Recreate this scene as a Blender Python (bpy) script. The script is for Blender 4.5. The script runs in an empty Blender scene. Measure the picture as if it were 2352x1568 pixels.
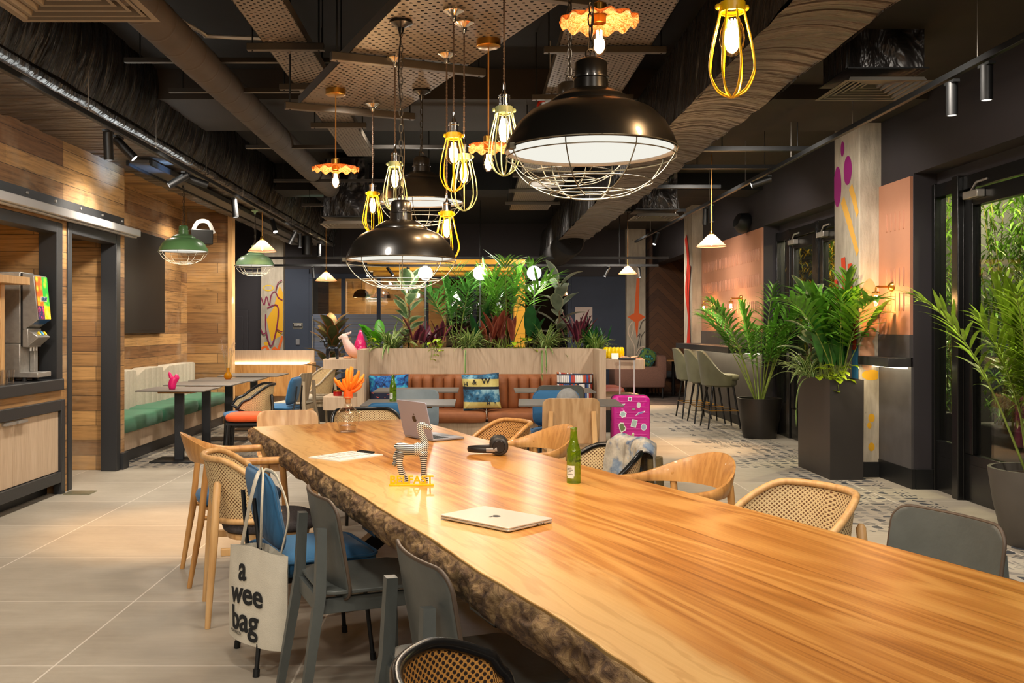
import bpy, math, random
from math import sin, cos, pi, sqrt, atan2, exp
from mathutils import Vector as V, Matrix, noise
RD = math.radians
SC = bpy.context.scene
COL = SC.collection
random.seed(7)
CAMZ, FPX, CX, CY = 1.4, 2200.0, 1090.0, 750.0
def P(u, v, Y): return V(((u - CX) * Y / FPX, Y, CAMZ - (v - CY) * Y / FPX))
def G(u, v, z=0.0): return P(u, v, FPX * (CAMZ - z) / (v - CY))
def rz(a): return Matrix.Rotation(a, 4, 'Z')
def TR(x, y, z): return Matrix.Translation((x, y, z))
def lerp(a, b, t): return a + (b - a) * t
def smooth(t): t = max(0, min(1, t)); return t * t * (3 - 2 * t)
def hx(s):
    o = []
    for i in (0, 2, 4):
        c = int(s[i:i + 2], 16) / 255
        o.append(c / 12.92 if c <= .04045 else ((c + .055) / 1.055) ** 2.4)
    return tuple(o)

class MB:
    def __init__(s): s.v = []; s.f = []; s.uv = []
    def add(s, vs, fs, uvs=None, M=None):
        o = len(s.v)
        s.v += [tuple(M @ V(p)) if M else tuple(p) for p in vs]
        for i, f in enumerate(fs):
            s.f.append(tuple(o + k for k in f)); s.uv.append(uvs[i] if uvs else None)
        return s
    def box(s, c, d, M=None):
        x, y, z = d[0] / 2, d[1] / 2, d[2] / 2
        vs = [(c[0] + a * x, c[1] + b * y, c[2] + e * z) for a in (-1, 1) for b in (-1, 1) for e in (-1, 1)]
        return s.add(vs, [(0, 1, 3, 2), (4, 6, 7, 5), (0, 4, 5, 1), (2, 3, 7, 6), (0, 2, 6, 4), (1, 5, 7, 3)], None, M)
    def b2(s, a, b, M=None):
        return s.box([(a[i] + b[i]) / 2 for i in range(3)], [abs(b[i] - a[i]) for i in range(3)], M)
    def loft(s, rings, caps=True, closed=True, loop=False, M=None):
        n = len(rings[0]); vs = [p for r in rings for p in r]; fs = []
        m = len(rings)
        for i in range(m if loop else m - 1):
            j = (i + 1) % m
            for k in range(n if closed else n - 1):
                l = (k + 1) % n
                fs.append((i * n + k, i * n + l, j * n + l, j * n + k))
        if caps and not loop and closed:
            fs.append(tuple(range(n - 1, -1, -1))); fs.append(tuple((m - 1) * n + k for k in range(n)))
        return s.add(vs, fs, None, M)
    def lathe(s, prof, n=24, c=(0, 0, 0), M=None, wob=None):
        rings = []
        for r, z in prof:
            rings.append([(c[0] + max(r, 1e-4) * cos(2 * pi * k / n), c[1] + max(r, 1e-4) * sin(2 * pi * k / n), c[2] + z) for k in range(n)])
        vs = [p for r in rings for p in r]; fs = []
        for i in range(len(prof) - 1):
            for k in range(n):
                l = (k + 1) % n
                fs.append((i * n + k, i * n + l, (i + 1) * n + l, (i + 1) * n + k))
        return s.add(vs, fs, None, M)
    def cyl(s, a, b, r, n=12, r2=None): return s.tube([a, b], [r, r if r2 is None else r2], n)
    def tube(s, pts, r, n=8, closed=False, caps=True, flat=None, M=None, up=None):
        pts = [V(p) for p in pts]; m = len(pts)
        rs = r if isinstance(r, (list, tuple)) else [r] * m
        def tan(i):
            if closed: d = pts[(i + 1) % m] - pts[i - 1]
            else: d = pts[min(i + 1, m - 1)] - pts[max(i - 1, 0)]
            return d.normalized() if d.length > 1e-9 else V((0, 0, 1))
        t0 = tan(0); u = V(up) if up else (V((0, 0, 1)) if abs(t0.z) < .9 else V((1, 0, 0)))
        x = u.cross(t0).normalized(); rings = []
        off = pi / n if n == 4 else 0
        for i in range(m):
            t = tan(i); x = (x - t * x.dot(t))
            x = x.normalized() if x.length > 1e-6 else t.orthogonal().normalized()
            y = t.cross(x)
            fx, fy = flat if flat else (1, 1)
            rings.append([pts[i] + x * (rs[i] * fx * cos(2 * pi * k / n + off)) + y * (rs[i] * fy * sin(2 * pi * k / n + off)) for k in range(n)])
        return s.loft(rings, caps, True, closed, M)
    def grid(s, fn, nu, nv, uvf=None, M=None, flip=False):
        vs = []; uvp = []
        for j in range(nv + 1):
            for i in range(nu + 1):
                u, v = i / nu, j / nv
                vs.append(fn(u, v)); uvp.append(uvf(u, v) if uvf else None)
        fs = []; uvs = []
        for j in range(nv):
            for i in range(nu):
                a = j * (nu + 1) + i
                f = (a, a + 1, a + nu + 2, a + nu + 1)
                if flip: f = f[::-1]
                fs.append(f); uvs.append([uvp[k] for k in f] if uvf else None)
        return s.add(vs, fs, uvs, M)
    def slab(s, fn, nu, nv, th, M=None):
        """sheet with thickness: fn(u,v)->pos ; thickness along the local normal"""
        e = 1e-3
        def nrm(u, v):
            u0, u1, v0, v1 = max(0, u - e), min(1, u + e), max(0, v - e), min(1, v + e)
            return (V(fn(u1, v)) - V(fn(u0, v))).cross(V(fn(u, v1)) - V(fn(u, v0))).normalized()
        A = []; B = []
        for j in range(nv + 1):
            for i in range(nu + 1):
                p = V(fn(i / nu, j / nv)); q = nrm(i / nu, j / nv) * (th / 2); A.append(p + q); B.append(p - q)
        N = len(A); fs = []
        ix = lambda i, j: j * (nu + 1) + i
        for j in range(nv):
            for i in range(nu):
                f = (ix(i, j), ix(i + 1, j), ix(i + 1, j + 1), ix(i, j + 1)); fs.append(f); fs.append(tuple(N + k for k in f[::-1]))
        for i in range(nu):
            for j, w in ((0, 1), (nv, 0)):
                a, b = ix(i, j), ix(i + 1, j); fs.append((b, a, a + N, b + N) if w else (a, b, b + N, a + N))
        for j in range(nv):
            for i, w in ((0, 0), (nu, 1)):
                a, b = ix(i, j), ix(i, j + 1); fs.append((b, a, a + N, b + N) if w else (a, b, b + N, a + N))
        return s.add(A + B, fs, None, M)
    def panel(s, out, fn, th, puff=False, M=None, rings=(1, .985, .93, .82, .68, .52, .35, .17)):
        """out: closed outline (x,y); fn(x,y,off)->pos with off along the normal"""
        oo = []
        for a, b in zip(out, list(out[1:]) + [out[0]]):
            m_ = max(1, int(sqrt((a[0] - b[0]) ** 2 + (a[1] - b[1]) ** 2) / .03)); oo += [(lerp(a[0], b[0], k / m_), lerp(a[1], b[1], k / m_)) for k in range(m_)]
        out = oo; n = len(out); cx = (max(p[0] for p in out) + min(p[0] for p in out)) / 2; cy = (max(p[1] for p in out) + min(p[1] for p in out)) / 2
        vs = []; fs = []
        def prof(r): return sqrt(max(0, 1 - r ** 4)) if puff else (1 if r < .99 else .6)
        for sg in (1, -1):
            for r in rings:
                for p in out: vs.append(fn(cx + (p[0] - cx) * r, cy + (p[1] - cy) * r, sg * th / 2 * prof(r)))
            vs.append(fn(cx, cy, sg * th / 2 * prof(0)))
        m = len(rings); N = m * n + 1
        for h, sg in enumerate((1, -1)):
            for i in range(m - 1):
                for k in range(n):
                    l = (k + 1) % n; f = (h * N + i * n + k, h * N + i * n + l, h * N + (i + 1) * n + l, h * N + (i + 1) * n + k)
                    fs.append(f if sg > 0 else f[::-1])
            for k in range(n):
                l = (k + 1) % n; f = (h * N + (m - 1) * n + k, h * N + (m - 1) * n + l, h * N + m * n); fs.append(f if sg > 0 else f[::-1])
        for k in range(n):
            l = (k + 1) % n; fs.append((N + k, N + l, l, k))
        return s.add(vs, fs, None, M)
    def squad(s, c, d, e1=.35, e2=.35, n=28, m=14, M=None):
        sg = lambda w, e: math.copysign(abs(w) ** e, w)
        rings = []
        for j in range(m + 1):
            a = -pi / 2 + pi * j / m
            rings.append([(c[0] + d[0] / 2 * sg(cos(a), e1) * sg(cos(2 * pi * k / n), e2), c[1] + d[1] / 2 * sg(cos(a), e1) * sg(sin(2 * pi * k / n), e2), c[2] + d[2] / 2 * sg(sin(a), e1)) for k in range(n)])
        return s.loft(rings, False, True, False, M)
    def ball(s, c, r, n=16, m=10, M=None):
        if not isinstance(r, (list, tuple)): r = (r, r, r)
        return s.squad(c, (2 * r[0], 2 * r[1], 2 * r[2]), 1, 1, n, m, M)
    def prism(s, poly, z0, z1, M=None):
        n = len(poly)
        vs = [(p[0], p[1], z0) for p in poly] + [(p[0], p[1], z1) for p in poly]
        fs = [tuple(range(n - 1, -1, -1)), tuple(range(n, 2 * n))] + [(k, (k + 1) % n, n + (k + 1) % n, n + k) for k in range(n)]
        return s.add(vs, fs, None, M)
    def text(s, body, size, M, depth=.0008, bold=0.0, spacing=1.0):
        cu = bpy.data.curves.new('lettering', 'FONT'); cu.body = body; cu.size = size; cu.extrude = depth; cu.offset = bold
        cu.align_x = 'CENTER'; cu.align_y = 'CENTER'; cu.space_character = spacing; cu.resolution_u = 6; cu.space_line = .8
        o = bpy.data.objects.new('lettering', cu); COL.objects.link(o)
        me = bpy.data.meshes.new_from_object(o.evaluated_get(bpy.context.evaluated_depsgraph_get()))
        s.add([v.co for v in me.vertices], [tuple(p.vertices) for p in me.polygons], None, M)
        bpy.data.objects.remove(o); bpy.data.meshes.remove(me); bpy.data.curves.remove(cu)
        return s
    def build(s, name, m, parent=None, bev=0, ang=38, kind=None, label=None, M=None, segs=2):
        me = bpy.data.meshes.new(name); vv = [M @ V(p) for p in s.v] if M else s.v
        me.from_pydata(vv, [], s.f)
        ul = me.uv_layers.new(name='UVMap'); dat = ul.data
        for p, uv in zip(me.polygons, s.uv):
            if uv:
                for li, w in zip(p.loop_indices, uv): dat[li].uv = w
            else:
                nx, ny, nz = (abs(c) for c in p.normal)
                for li, vi in zip(p.loop_indices, p.vertices):
                    c = me.vertices[vi].co
                    dat[li].uv = (c.y, c.z) if nx >= ny and nx >= nz else ((c.x, c.z) if ny >= nz else (c.x, c.y))
        me.polygons.foreach_set('use_smooth', [True] * len(me.polygons))
        me.set_sharp_from_angle(angle=RD(ang))
        if m: me.materials.append(m)
        o = bpy.data.objects.new(name, me); COL.objects.link(o)
        if parent: o.parent = parent
        if bev:
            b = o.modifiers.new('edge', 'BEVEL'); b.width = bev; b.segments = segs; b.limit_method = 'ANGLE'; b.angle_limit = RD(40)
        if kind: o['kind'] = kind
        if label: o['label'] = label
        return o

def tag(o, label, cat, group=None):
    o['label'] = label; o['category'] = cat
    if group: o['group'] = group
    return o
def T(name, label, cat, loc=(0, 0, 0), rot=0, group=None, sc=1):
    o = bpy.data.objects.new(name, None); COL.objects.link(o); o.empty_display_size = .1
    o.location = loc; o.rotation_euler = (0, 0, rot); o.scale = (sc, sc, sc)
    return tag(o, label, cat, group)
KIDS = {}
def dup(root, loc, rot=None, label=None, group=None, sc=None):
    def cp(o, par):
        c = o.copy(); COL.objects.link(c)
        if par: c.parent = par
        for k in o.children: cp(k, c)
        return c
    r = cp(root, None); r.location = loc
    if rot is not None: r.rotation_euler = (0, 0, rot)
    if label: r['label'] = label
    if group: r['group'] = group
    if sc: r.scale = (sc, sc, sc)
    return r
def ST(mb, name, m, parent=None, bev=0, **k): return mb.build(name, m, parent, bev, kind='structure', **k)
def rrect(w, h, r, n=6, cx=0, cy=0):
    o = []
    for a, (sx, sy) in enumerate(((1, 1), (-1, 1), (-1, -1), (1, -1))):
        for k in range(n + 1):
            t = a * pi / 2 + pi / 2 * k / n
            o.append((cx + sx * (w / 2 - r) + r * cos(t), cy + sy * (h / 2 - r) + r * sin(t)))
    return o
def spline(pts, n=8, closed=False):
    pts = [V(p) for p in pts]; m = len(pts); o = []
    for i in range(m if closed else m - 1):
        if closed: a, b, c, d = pts[i - 1], pts[i], pts[(i + 1) % m], pts[(i + 2) % m]
        else: a, b, c, d = pts[max(i - 1, 0)], pts[i], pts[i + 1], pts[min(i + 2, m - 1)]
        for k in range(n):
            t = k / n
            o.append(.5 * ((2 * b) + (c - a) * t + (2 * a - 5 * b + 4 * c - d) * t * t + (3 * b - a - 3 * c + d) * t ** 3))
    if not closed: o.append(pts[-1])
    return o

# ---------------------------------------------------------------- materials
def NM(name):
    m = bpy.data.materials.new(name); m.use_nodes = True; m.node_tree.nodes.clear(); return m, m.node_tree
def put(t, s, v):
    if isinstance(v, bpy.types.NodeSocket): t.links.new(v, s)
    elif isinstance(v, bpy.types.Node): t.links.new(v.outputs[0], s)
    elif isinstance(v, (tuple, list)) and s.type == 'RGBA' and len(v) == 3: s.default_value = (*v, 1)
    else: s.default_value = v
def nd(t, ty, ins=None, **a):
    n = t.nodes.new('ShaderNode' + ty)
    for k, v in a.items(): setattr(n, k, v)
    for k, v in (ins or {}).items(): put(t, n.inputs[k], v)
    return n
def MA(t, op, a, b=None, c=None):
    n = t.nodes.new('ShaderNodeMath'); n.operation = op
    for i, v in enumerate((a, b, c)):
        if v is not None: put(t, n.inputs[i], v)
    return n.outputs[0]
def MX(t, f, a, b, blend='MIX'):
    n = t.nodes.new('ShaderNodeMix'); n.data_type = 'RGBA'; n.blend_type = blend
    put(t, n.inputs[0], f); put(t, n.inputs[6], a); put(t, n.inputs[7], b); return n.outputs[2]
def RP(t, f, st, interp='LINEAR'):
    n = t.nodes.new('ShaderNodeValToRGB'); put(t, n.inputs[0], f); r = n.color_ramp; r.interpolation = interp
    while len(r.elements) < len(st): r.elements.new(.5)
    for e, (p, c) in zip(r.elements, st):
        e.position = p; e.color = (*c, 1) if isinstance(c, tuple) else (c, c, c, 1)
    return n.outputs[0]
def CO(t, uv=False, sc=(1, 1, 1), rot=(0, 0, 0), loc=(0, 0, 0)):
    c = t.nodes.new('ShaderNodeTexCoord'); m = t.nodes.new('ShaderNodeMapping')
    t.links.new(c.outputs['UV' if uv else 'Object'], m.inputs[0])
    m.inputs['Scale'].default_value = sc; m.inputs['Rotation'].default_value = rot; m.inputs['Location'].default_value = loc
    return m.outputs[0]
def NZ(t, vec, scale=5, detail=3, rough=.55, dist=0):
    return nd(t, 'TexNoise', {'Vector': vec, 'Scale': scale, 'Detail': detail, 'Roughness': rough, 'Distortion': dist}).outputs[0]
def OUT(t, sh): o = t.nodes.new('ShaderNodeOutputMaterial'); t.links.new(sh if isinstance(sh, bpy.types.NodeSocket) else sh.outputs[0], o.inputs[0])
def BS(t, **k):
    names = dict(col='Base Color', metal='Metallic', rough='Roughness', n='Normal', coat='Coat Weight', cr='Coat Roughness', ec='Emission Color', es='Emission Strength',
                 tr='Transmission Weight', ior='IOR', spec='Specular IOR Level', sheen='Sheen Weight', alpha='Alpha')
    return nd(t, 'BsdfPrincipled', {names[a]: b for a, b in k.items()})
def BU(t, h, st=.3, d=.01): return nd(t, 'Bump', {'Height': h, 'Strength': st, 'Distance': d}).outputs[0]
MATS = {}
def mat(name, col, rough=.5, metal=0, var=None, bump=None, coat=0, es=0, ec=None, spec=.5, sheen=0, uv=False, sc=(1, 1, 1)):
    if name in MATS: return MATS[name]
    if isinstance(col, str): col = hx(col)
    m, t = NM(name); k = dict(col=col, rough=rough, metal=metal, coat=coat, spec=spec, sheen=sheen)
    if var or bump: co = CO(t, uv, sc)
    if var:
        n = NZ(t, co, var[0], 4); lo = tuple(c * (1 - var[1]) for c in col); hi = tuple(min(1, c * (1 + var[1])) for c in col)
        k['col'] = RP(t, n, [(.3, lo), (.7, hi)])
    if bump: k['n'] = BU(t, NZ(t, co, bump[0], 5), bump[1], bump[2] if len(bump) > 2 else .005)
    if es: k['es'] = es; k['ec'] = hx(ec) if isinstance(ec, str) else (ec or col)
    OUT(t, BS(t, **k)); MATS[name] = m; return m
def wood(name, cols, ax='z', gr=60, rough=.45, coat=0, uv=False, ring=10, amp=.35):
    """grain running along axis ax"""
    if name in MATS: return MATS[name]
    m, t = NM(name); c = [hx(x) for x in cols]
    i = 'xyz'.index(ax); s1 = [1, 1, 1]; s1[i] = .06; s2 = [1, 1, 1]; s2[i] = .12
    a = NZ(t, CO(t, uv, tuple(s1)), gr, 5, .6); b = NZ(t, CO(t, uv, tuple(s2)), ring, 3, .5, .6)
    rg = MA(t, 'MULTIPLY_ADD', MA(t, 'SINE', MA(t, 'MULTIPLY', b, 40)), .5, .5)
    f = MA(t, 'ADD', MA(t, 'MULTIPLY', a, 1 - amp), MA(t, 'MULTIPLY', rg, amp))
    col = RP(t, f, [(.25, c[0]), (.5, c[1]), (.78, c[2])])
    OUT(t, BS(t, col=col, rough=rough, coat=coat, n=BU(t, a, .12, .002))); MATS[name] = m; return m
def cladding(name, tone=1.0, bw=2.7, rh=.145):
    m, t = NM(name); co = CO(t, True); g = lambda s: tuple(c * tone for c in hx(s))
    br = nd(t, 'TexBrick', {'Vector': co, 'Color1': g('c4965c'), 'Color2': g('754f2e'), 'Mortar': hx('2a1a0e'), 'Scale': 1, 'Mortar Size': .0025, 'Mortar Smooth': .3, 'Bias': -.05, 'Brick Width': bw, 'Row Height': rh}, offset=.37, offset_frequency=3)
    gr = NZ(t, CO(t, True, (2.2, 46, 1)), 1, 8, .65, .4)
    kn = NZ(t, CO(t, True, (1.6, 5.5, 1)), 1.2, 3, .6, 1.2)
    st = NZ(t, CO(t, True, (.9, 1.1, 1), loc=(3, 7, 0)), 1.3, 4, .65)
    c = MX(t, 1, br.outputs[0], RP(t, gr, [(.3, .42), (.5, .92), (.72, 1.2)]), 'MULTIPLY')
    c = MX(t, RP(t, kn, [(.6, 0.0), (.75, .75)]), c, g('4a2f1a'))
    c = MX(t, RP(t, st, [(.5, 0.0), (.7, .6)]), c, g('b39c80'))
    h = MA(t, 'SUBTRACT', MA(t, 'MULTIPLY', gr, .4), br.outputs[1])
    OUT(t, BS(t, col=c, rough=.68, n=BU(t, h, .5, .006))); return m
def floor_mat():
    m, t = NM('floor_tiles'); co = CO(t); sp = nd(t, 'SeparateXYZ', {0: co}); x, y = sp.outputs[0], sp.outputs[1]
    def joint(a, o, s, w):
        f = MA(t, 'FRACT', MA(t, 'DIVIDE', MA(t, 'SUBTRACT', a, o), s)); d = MA(t, 'MULTIPLY', MA(t, 'MINIMUM', f, MA(t, 'SUBTRACT', 1, f)), s)
        return MA(t, 'LESS_THAN', d, w), MA(t, 'FLOOR', MA(t, 'DIVIDE', MA(t, 'SUBTRACT', a, o), s))
    jx, ix = joint(x, -1.736, 1.018, .0042); jy, iy = joint(y, 8.6, .929, .0035)
    wn = nd(t, 'TexWhiteNoise', {'Vector': nd(t, 'CombineXYZ', {0: ix, 1: iy})}, noise_dimensions='2D').outputs[0]
    n1 = NZ(t, CO(t, sc=(1, 1.6, 1)), 1.2, 6, .65, .3); n2 = NZ(t, co, 26, 4, .7); n3 = NZ(t, CO(t, sc=(3, 26, 1)), 1.2, 5, .6)
    f = MA(t, 'ADD', MA(t, 'ADD', MA(t, 'MULTIPLY', n1, .6), MA(t, 'MULTIPLY', n2, .18)), MA(t, 'ADD', MA(t, 'MULTIPLY', n3, .2), MA(t, 'MULTIPLY', wn, .12)))
    c = RP(t, f, [(.33, hx('8c8274')), (.55, hx('a39989')), (.78, hx('b8af9f'))])
    c = MX(t, MA(t, 'MULTIPLY', MA(t, 'MAXIMUM', jx, jy), .75), c, hx('ddd4c6'))
    # inlaid pebble and stripe pattern
    s = .125
    def cell(off):
        cx_, cy_ = MA(t, 'FLOOR', MA(t, 'DIVIDE', x, s)), MA(t, 'FLOOR', MA(t, 'DIVIDE', y, s))
        return nd(t, 'TexWhiteNoise', {'Vector': nd(t, 'CombineXYZ', {0: MA(t, 'ADD', cx_, off), 1: cy_})}, noise_dimensions='2D').outputs[0]
    px, py = (MA(t, 'SUBTRACT', MA(t, 'FRACT', MA(t, 'DIVIDE', a, s)), .5) for a in (x, y))
    r1, r2, r3 = cell(0.0), cell(57.0), cell(131.0)
    an = MA(t, 'MULTIPLY', MA(t, 'ROUND', MA(t, 'MULTIPLY', r1, 8)), pi / 4)
    ca, sa = MA(t, 'COSINE', an), MA(t, 'SINE', an)
    qx = MA(t, 'ADD', MA(t, 'MULTIPLY', px, ca), MA(t, 'MULTIPLY', py, sa)); qy = MA(t, 'SUBTRACT', MA(t, 'MULTIPLY', py, ca), MA(t, 'MULTIPLY', px, sa))
    e = MA(t, 'ADD', MA(t, 'POWER', MA(t, 'MULTIPLY', qx, 1.05), 2), MA(t, 'POWER', MA(t, 'MULTIPLY', MA(t, 'ADD', qy, .2), 1.0), 2))
    blob = MA(t, 'MULTIPLY', MA(t, 'LESS_THAN', e, .23), MA(t, 'GREATER_THAN', qy, -.2))
    bars = MA(t, 'MULTIPLY', MA(t, 'MULTIPLY', MA(t, 'LESS_THAN', MA(t, 'ABSOLUTE', qx), .42), MA(t, 'LESS_THAN', MA(t, 'ABSOLUTE', qy), .34)), MA(t, 'GREATER_THAN', MA(t, 'FRACT', MA(t, 'MULTIPLY', qx, 3.6)), .5))
    sel = MA(t, 'GREATER_THAN', r2, .66)
    pat = MA(t, 'ADD', MA(t, 'MULTIPLY', blob, MA(t, 'SUBTRACT', 1, sel)), MA(t, 'MULTIPLY', bars, sel))
    jag = nd(t, 'TexWhiteNoise', {'W': MA(t, 'FLOOR', MA(t, 'DIVIDE', y, .25))}, noise_dimensions='1D').outputs[0]
    right = MA(t, 'MULTIPLY', MA(t, 'GREATER_THAN', x, MA(t, 'MULTIPLY_ADD', jag, .75, 2.5)), MA(t, 'LESS_THAN', y, 15.6))
    right = MA(t, 'MULTIPLY', right, MA(t, 'LESS_THAN', x, 3.66))
    left = MA(t, 'MULTIPLY', MA(t, 'MULTIPLY', MA(t, 'LESS_THAN', x, MA(t, 'MULTIPLY_ADD', jag, -.6, -2.0)), MA(t, 'GREATER_THAN', y, 9.52)), MA(t, 'LESS_THAN', y, 13.4))
    pat = MA(t, 'MULTIPLY', pat, MA(t, 'ADD', right, left))
    tone = MX(t, MA(t, 'GREATER_THAN', r3, .72), hx('3f4349'), hx('857f77'))
    c = MX(t, pat, c, tone)
    OUT(t, BS(t, col=c, rough=RP(t, n2, [(.3, .38), (.7, .52)]), n=BU(t, MA(t, 'SUBTRACT', 1, MA(t, 'MAXIMUM', jx, jy)), .15, .002))); return m
def tabletop_mat():
    m, t = NM('live_edge_oak'); co = CO(t, sc=(1.5, .16, 1)); n = NZ(t, co, 1.5, 3, .5, .5)
    ring = MA(t, 'MULTIPLY_ADD', MA(t, 'SINE', MA(t, 'MULTIPLY', n, 85)), .5, .5)
    g = NZ(t, CO(t, sc=(120, 1.3, 1)), 1, 7, .75); b = NZ(t, CO(t, sc=(7, .3, 1)), 1, 4, .6)
    f = MA(t, 'ADD', MA(t, 'ADD', MA(t, 'MULTIPLY', MA(t, 'POWER', ring, 1.6), .16), MA(t, 'MULTIPLY', g, .5)), MA(t, 'MULTIPLY', b, .36))
    g2 = NZ(t, CO(t, sc=(55, .45, 1)), 1, 3, .55, .3); f = MA(t, 'SUBTRACT', f, MA(t, 'MULTIPLY', RP(t, g2, [(.56, 0.0), (.7, 1.0)]), .12))
    c = RP(t, f, [(.3, hx('8a521f')), (.43, hx('b57633')), (.56, hx('cb9049')), (.78, hx('d9a65e'))])
    x = nd(t, 'SeparateXYZ', {0: CO(t)}).outputs[0]
    n4 = NZ(t, CO(t, sc=(2.2, .55, 1)), 1.6, 4, .6, .6); ed = MA(t, 'ADD', MA(t, 'ADD', x, .605), MA(t, 'MULTIPLY', MA(t, 'SUBTRACT', n4, .5), .5))
    sap = MX(t, g, hx('d0a05c'), hx('e4bd80')); sap = MX(t, MA(t, 'MULTIPLY', RP(t, MA(t, 'MULTIPLY_ADD', MA(t, 'SINE', MA(t, 'MULTIPLY', ed, 75)), .5, .5), [(.8, 0.0), (1, .5)]), .8), sap, hx('b07c3c'))
    c = MX(t, RP(t, ed, [(.0, .95), (.2, .9), (.3, .0)]), c, sap)
    OUT(t, BS(t, col=c, rough=.34, coat=.25, cr=.22, n=BU(t, g, .06, .002))); return m
def bark_mat():
    m, t = NM('bark'); co = CO(t); a = NZ(t, CO(t, sc=(1, .5, 1)), 30, 8, .7, .8); b = NZ(t, co, 9, 4, .6)
    c = RP(t, MA(t, 'ADD', MA(t, 'MULTIPLY', a, .7), MA(t, 'MULTIPLY', b, .3)), [(.36, hx('33231a')), (.47, hx('6b5138')), (.56, hx('96784f')), (.72, hx('bba078'))])
    OUT(t, BS(t, col=c, rough=.85, n=BU(t, a, .9, .02))); return m
def holes(name, col, pitch, rad, kind='cane', rough=.5, metal=0, hole='6b4526'):
    """woven cane with holes coloured as its dark inside, or see-through perforated steel"""
    if name in MATS: return MATS[name]
    m, t = NM(name); sp = nd(t, 'SeparateXYZ', {0: CO(t, True)}); u, v = sp.outputs[0], sp.outputs[1]
    def d(ou, ov, su=1, sv=1):
        a = MA(t, 'SUBTRACT', MA(t, 'FRACT', MA(t, 'ADD', MA(t, 'DIVIDE', u, pitch * su), ou)), .5); b = MA(t, 'SUBTRACT', MA(t, 'FRACT', MA(t, 'ADD', MA(t, 'DIVIDE', v, pitch * sv), ov)), .5)
        return MA(t, 'SQRT', MA(t, 'ADD', MA(t, 'POWER', MA(t, 'MULTIPLY', a, su), 2), MA(t, 'POWER', MA(t, 'MULTIPLY', b, sv), 2)))
    dd = MA(t, 'MINIMUM', d(0, 0), d(.5, .5)); h = MA(t, 'LESS_THAN', dd, rad)
    c = hx(col)
    if kind == 'cane':
        w = MA(t, 'MULTIPLY_ADD', MA(t, 'SINE', MA(t, 'MULTIPLY', MA(t, 'ADD', u, v), 2 * pi / pitch * 2)), .5, .5)
        cc = RP(t, MA(t, 'ADD', MA(t, 'MULTIPLY', w, .5), MA(t, 'MULTIPLY', dd, .9)), [(.2, tuple(q * .6 for q in c)), (.7, c)])
    else: cc = c
    mx = nd(t, 'MixShader', {0: h, 1: BS(t, col=cc, rough=rough, metal=metal), 2: nd(t, 'BsdfTransparent') if kind != 'cane' else BS(t, col=hx(hole), rough=.9)})  # cane holes get a dark brown for the shaded gap behind the weave
    OUT(t, mx); MATS[name] = m; return m
def FRES(t, k=.9): return MA(t, 'MULTIPLY_ADD', MA(t, 'POWER', nd(t, 'LayerWeight', {'Blend': .5}).outputs[1], 4.5), k, .035)
def glass(name, tint=(1, 1, 1), refl=.05, rough=.02):
    if name in MATS: return MATS[name]
    m, t = NM(name); f = MA(t, 'ADD', FRES(t), refl)
    OUT(t, nd(t, 'MixShader', {0: MA(t, 'MINIMUM', f, 1.0), 1: nd(t, 'BsdfTransparent', {0: (*tint, 1)}), 2: nd(t, 'BsdfGlossy', {'Roughness': rough})})); MATS[name] = m; return m
def emit(name, col, st):
    if name in MATS: return MATS[name]
    m, t = NM(name); OUT(t, nd(t, 'Emission', {'Color': (*(hx(col) if isinstance(col, str) else col), 1), 'Strength': st})); MATS[name] = m; return m
def concrete(name, tone=1):
    m, t = NM(name); a = NZ(t, CO(t, sc=(6, 6, .8)), 2.5, 6, .65); b = NZ(t, CO(t), 1.6, 4); k = NZ(t, CO(t, sc=(1, 1, .35)), 22, 5, .7)
    c = RP(t, MA(t, 'ADD', MA(t, 'MULTIPLY', a, .5), MA(t, 'MULTIPLY', b, .5)), [(.3, tuple(x * tone for x in hx('7f776a'))), (.52, tuple(x * tone for x in hx('aaa08f'))), (.72, tuple(x * tone for x in hx('c4bbaa')))])
    c = MX(t, RP(t, k, [(.66, 0.0), (.76, .8)]), c, hx('4a443c'))
    OUT(t, BS(t, col=c, rough=.8, n=BU(t, MA(t, 'ADD', a, k), .5, .012))); return m
def wrap_fabric(name, col, stretch, rough=.42):
    m, t = NM(name); n = NZ(t, CO(t, sc=stretch), 1, 2.5, .45, 1.5); n2 = NZ(t, CO(t, sc=tuple(q * 3.1 for q in stretch)), 1, 4, .6, .5)
    c = hx(col)
    OUT(t, BS(t, col=RP(t, n, [(.3, tuple(q * .85 for q in c)), (.7, tuple(q * 1.12 for q in c))]), rough=rough, n=BU(t, MA(t, 'ADD', n, MA(t, 'MULTIPLY', n2, .25)), 1.0, .3))); return m
def leafmat(name, c1, c2=None, edge=.3, rough=.42, mottled=False):
    """c1 body, c2 margin or stripe towards the leaf edge (uv.x across the blade 0..1)"""
    if name in MATS: return MATS[name]
    m, t = NM(name); c = hx(c1); n = NZ(t, CO(t), 9, 3)
    body = RP(t, n, [(.3, tuple(q * .6 for q in c)), (.7, tuple(q * 1.3 for q in c))])
    if c2:
        sp = nd(t, 'SeparateXYZ', {0: CO(t, True)}); u = sp.outputs[0]; a = MA(t, 'ABSOLUTE', MA(t, 'SUBTRACT', u, .5))
        if mottled: a = MA(t, 'ADD', a, MA(t, 'MULTIPLY', MA(t, 'SUBTRACT', NZ(t, CO(t, True, (6, 3, 1)), 2, 3), .5), .5))
        body = MX(t, MA(t, 'GREATER_THAN', a, edge), body, hx(c2))
    b = BS(t, col=body, rough=rough)
    OUT(t, nd(t, 'MixShader', {0: .18, 1: b, 2: nd(t, 'BsdfTranslucent', {0: body})})); MATS[name] = m; return m

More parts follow.
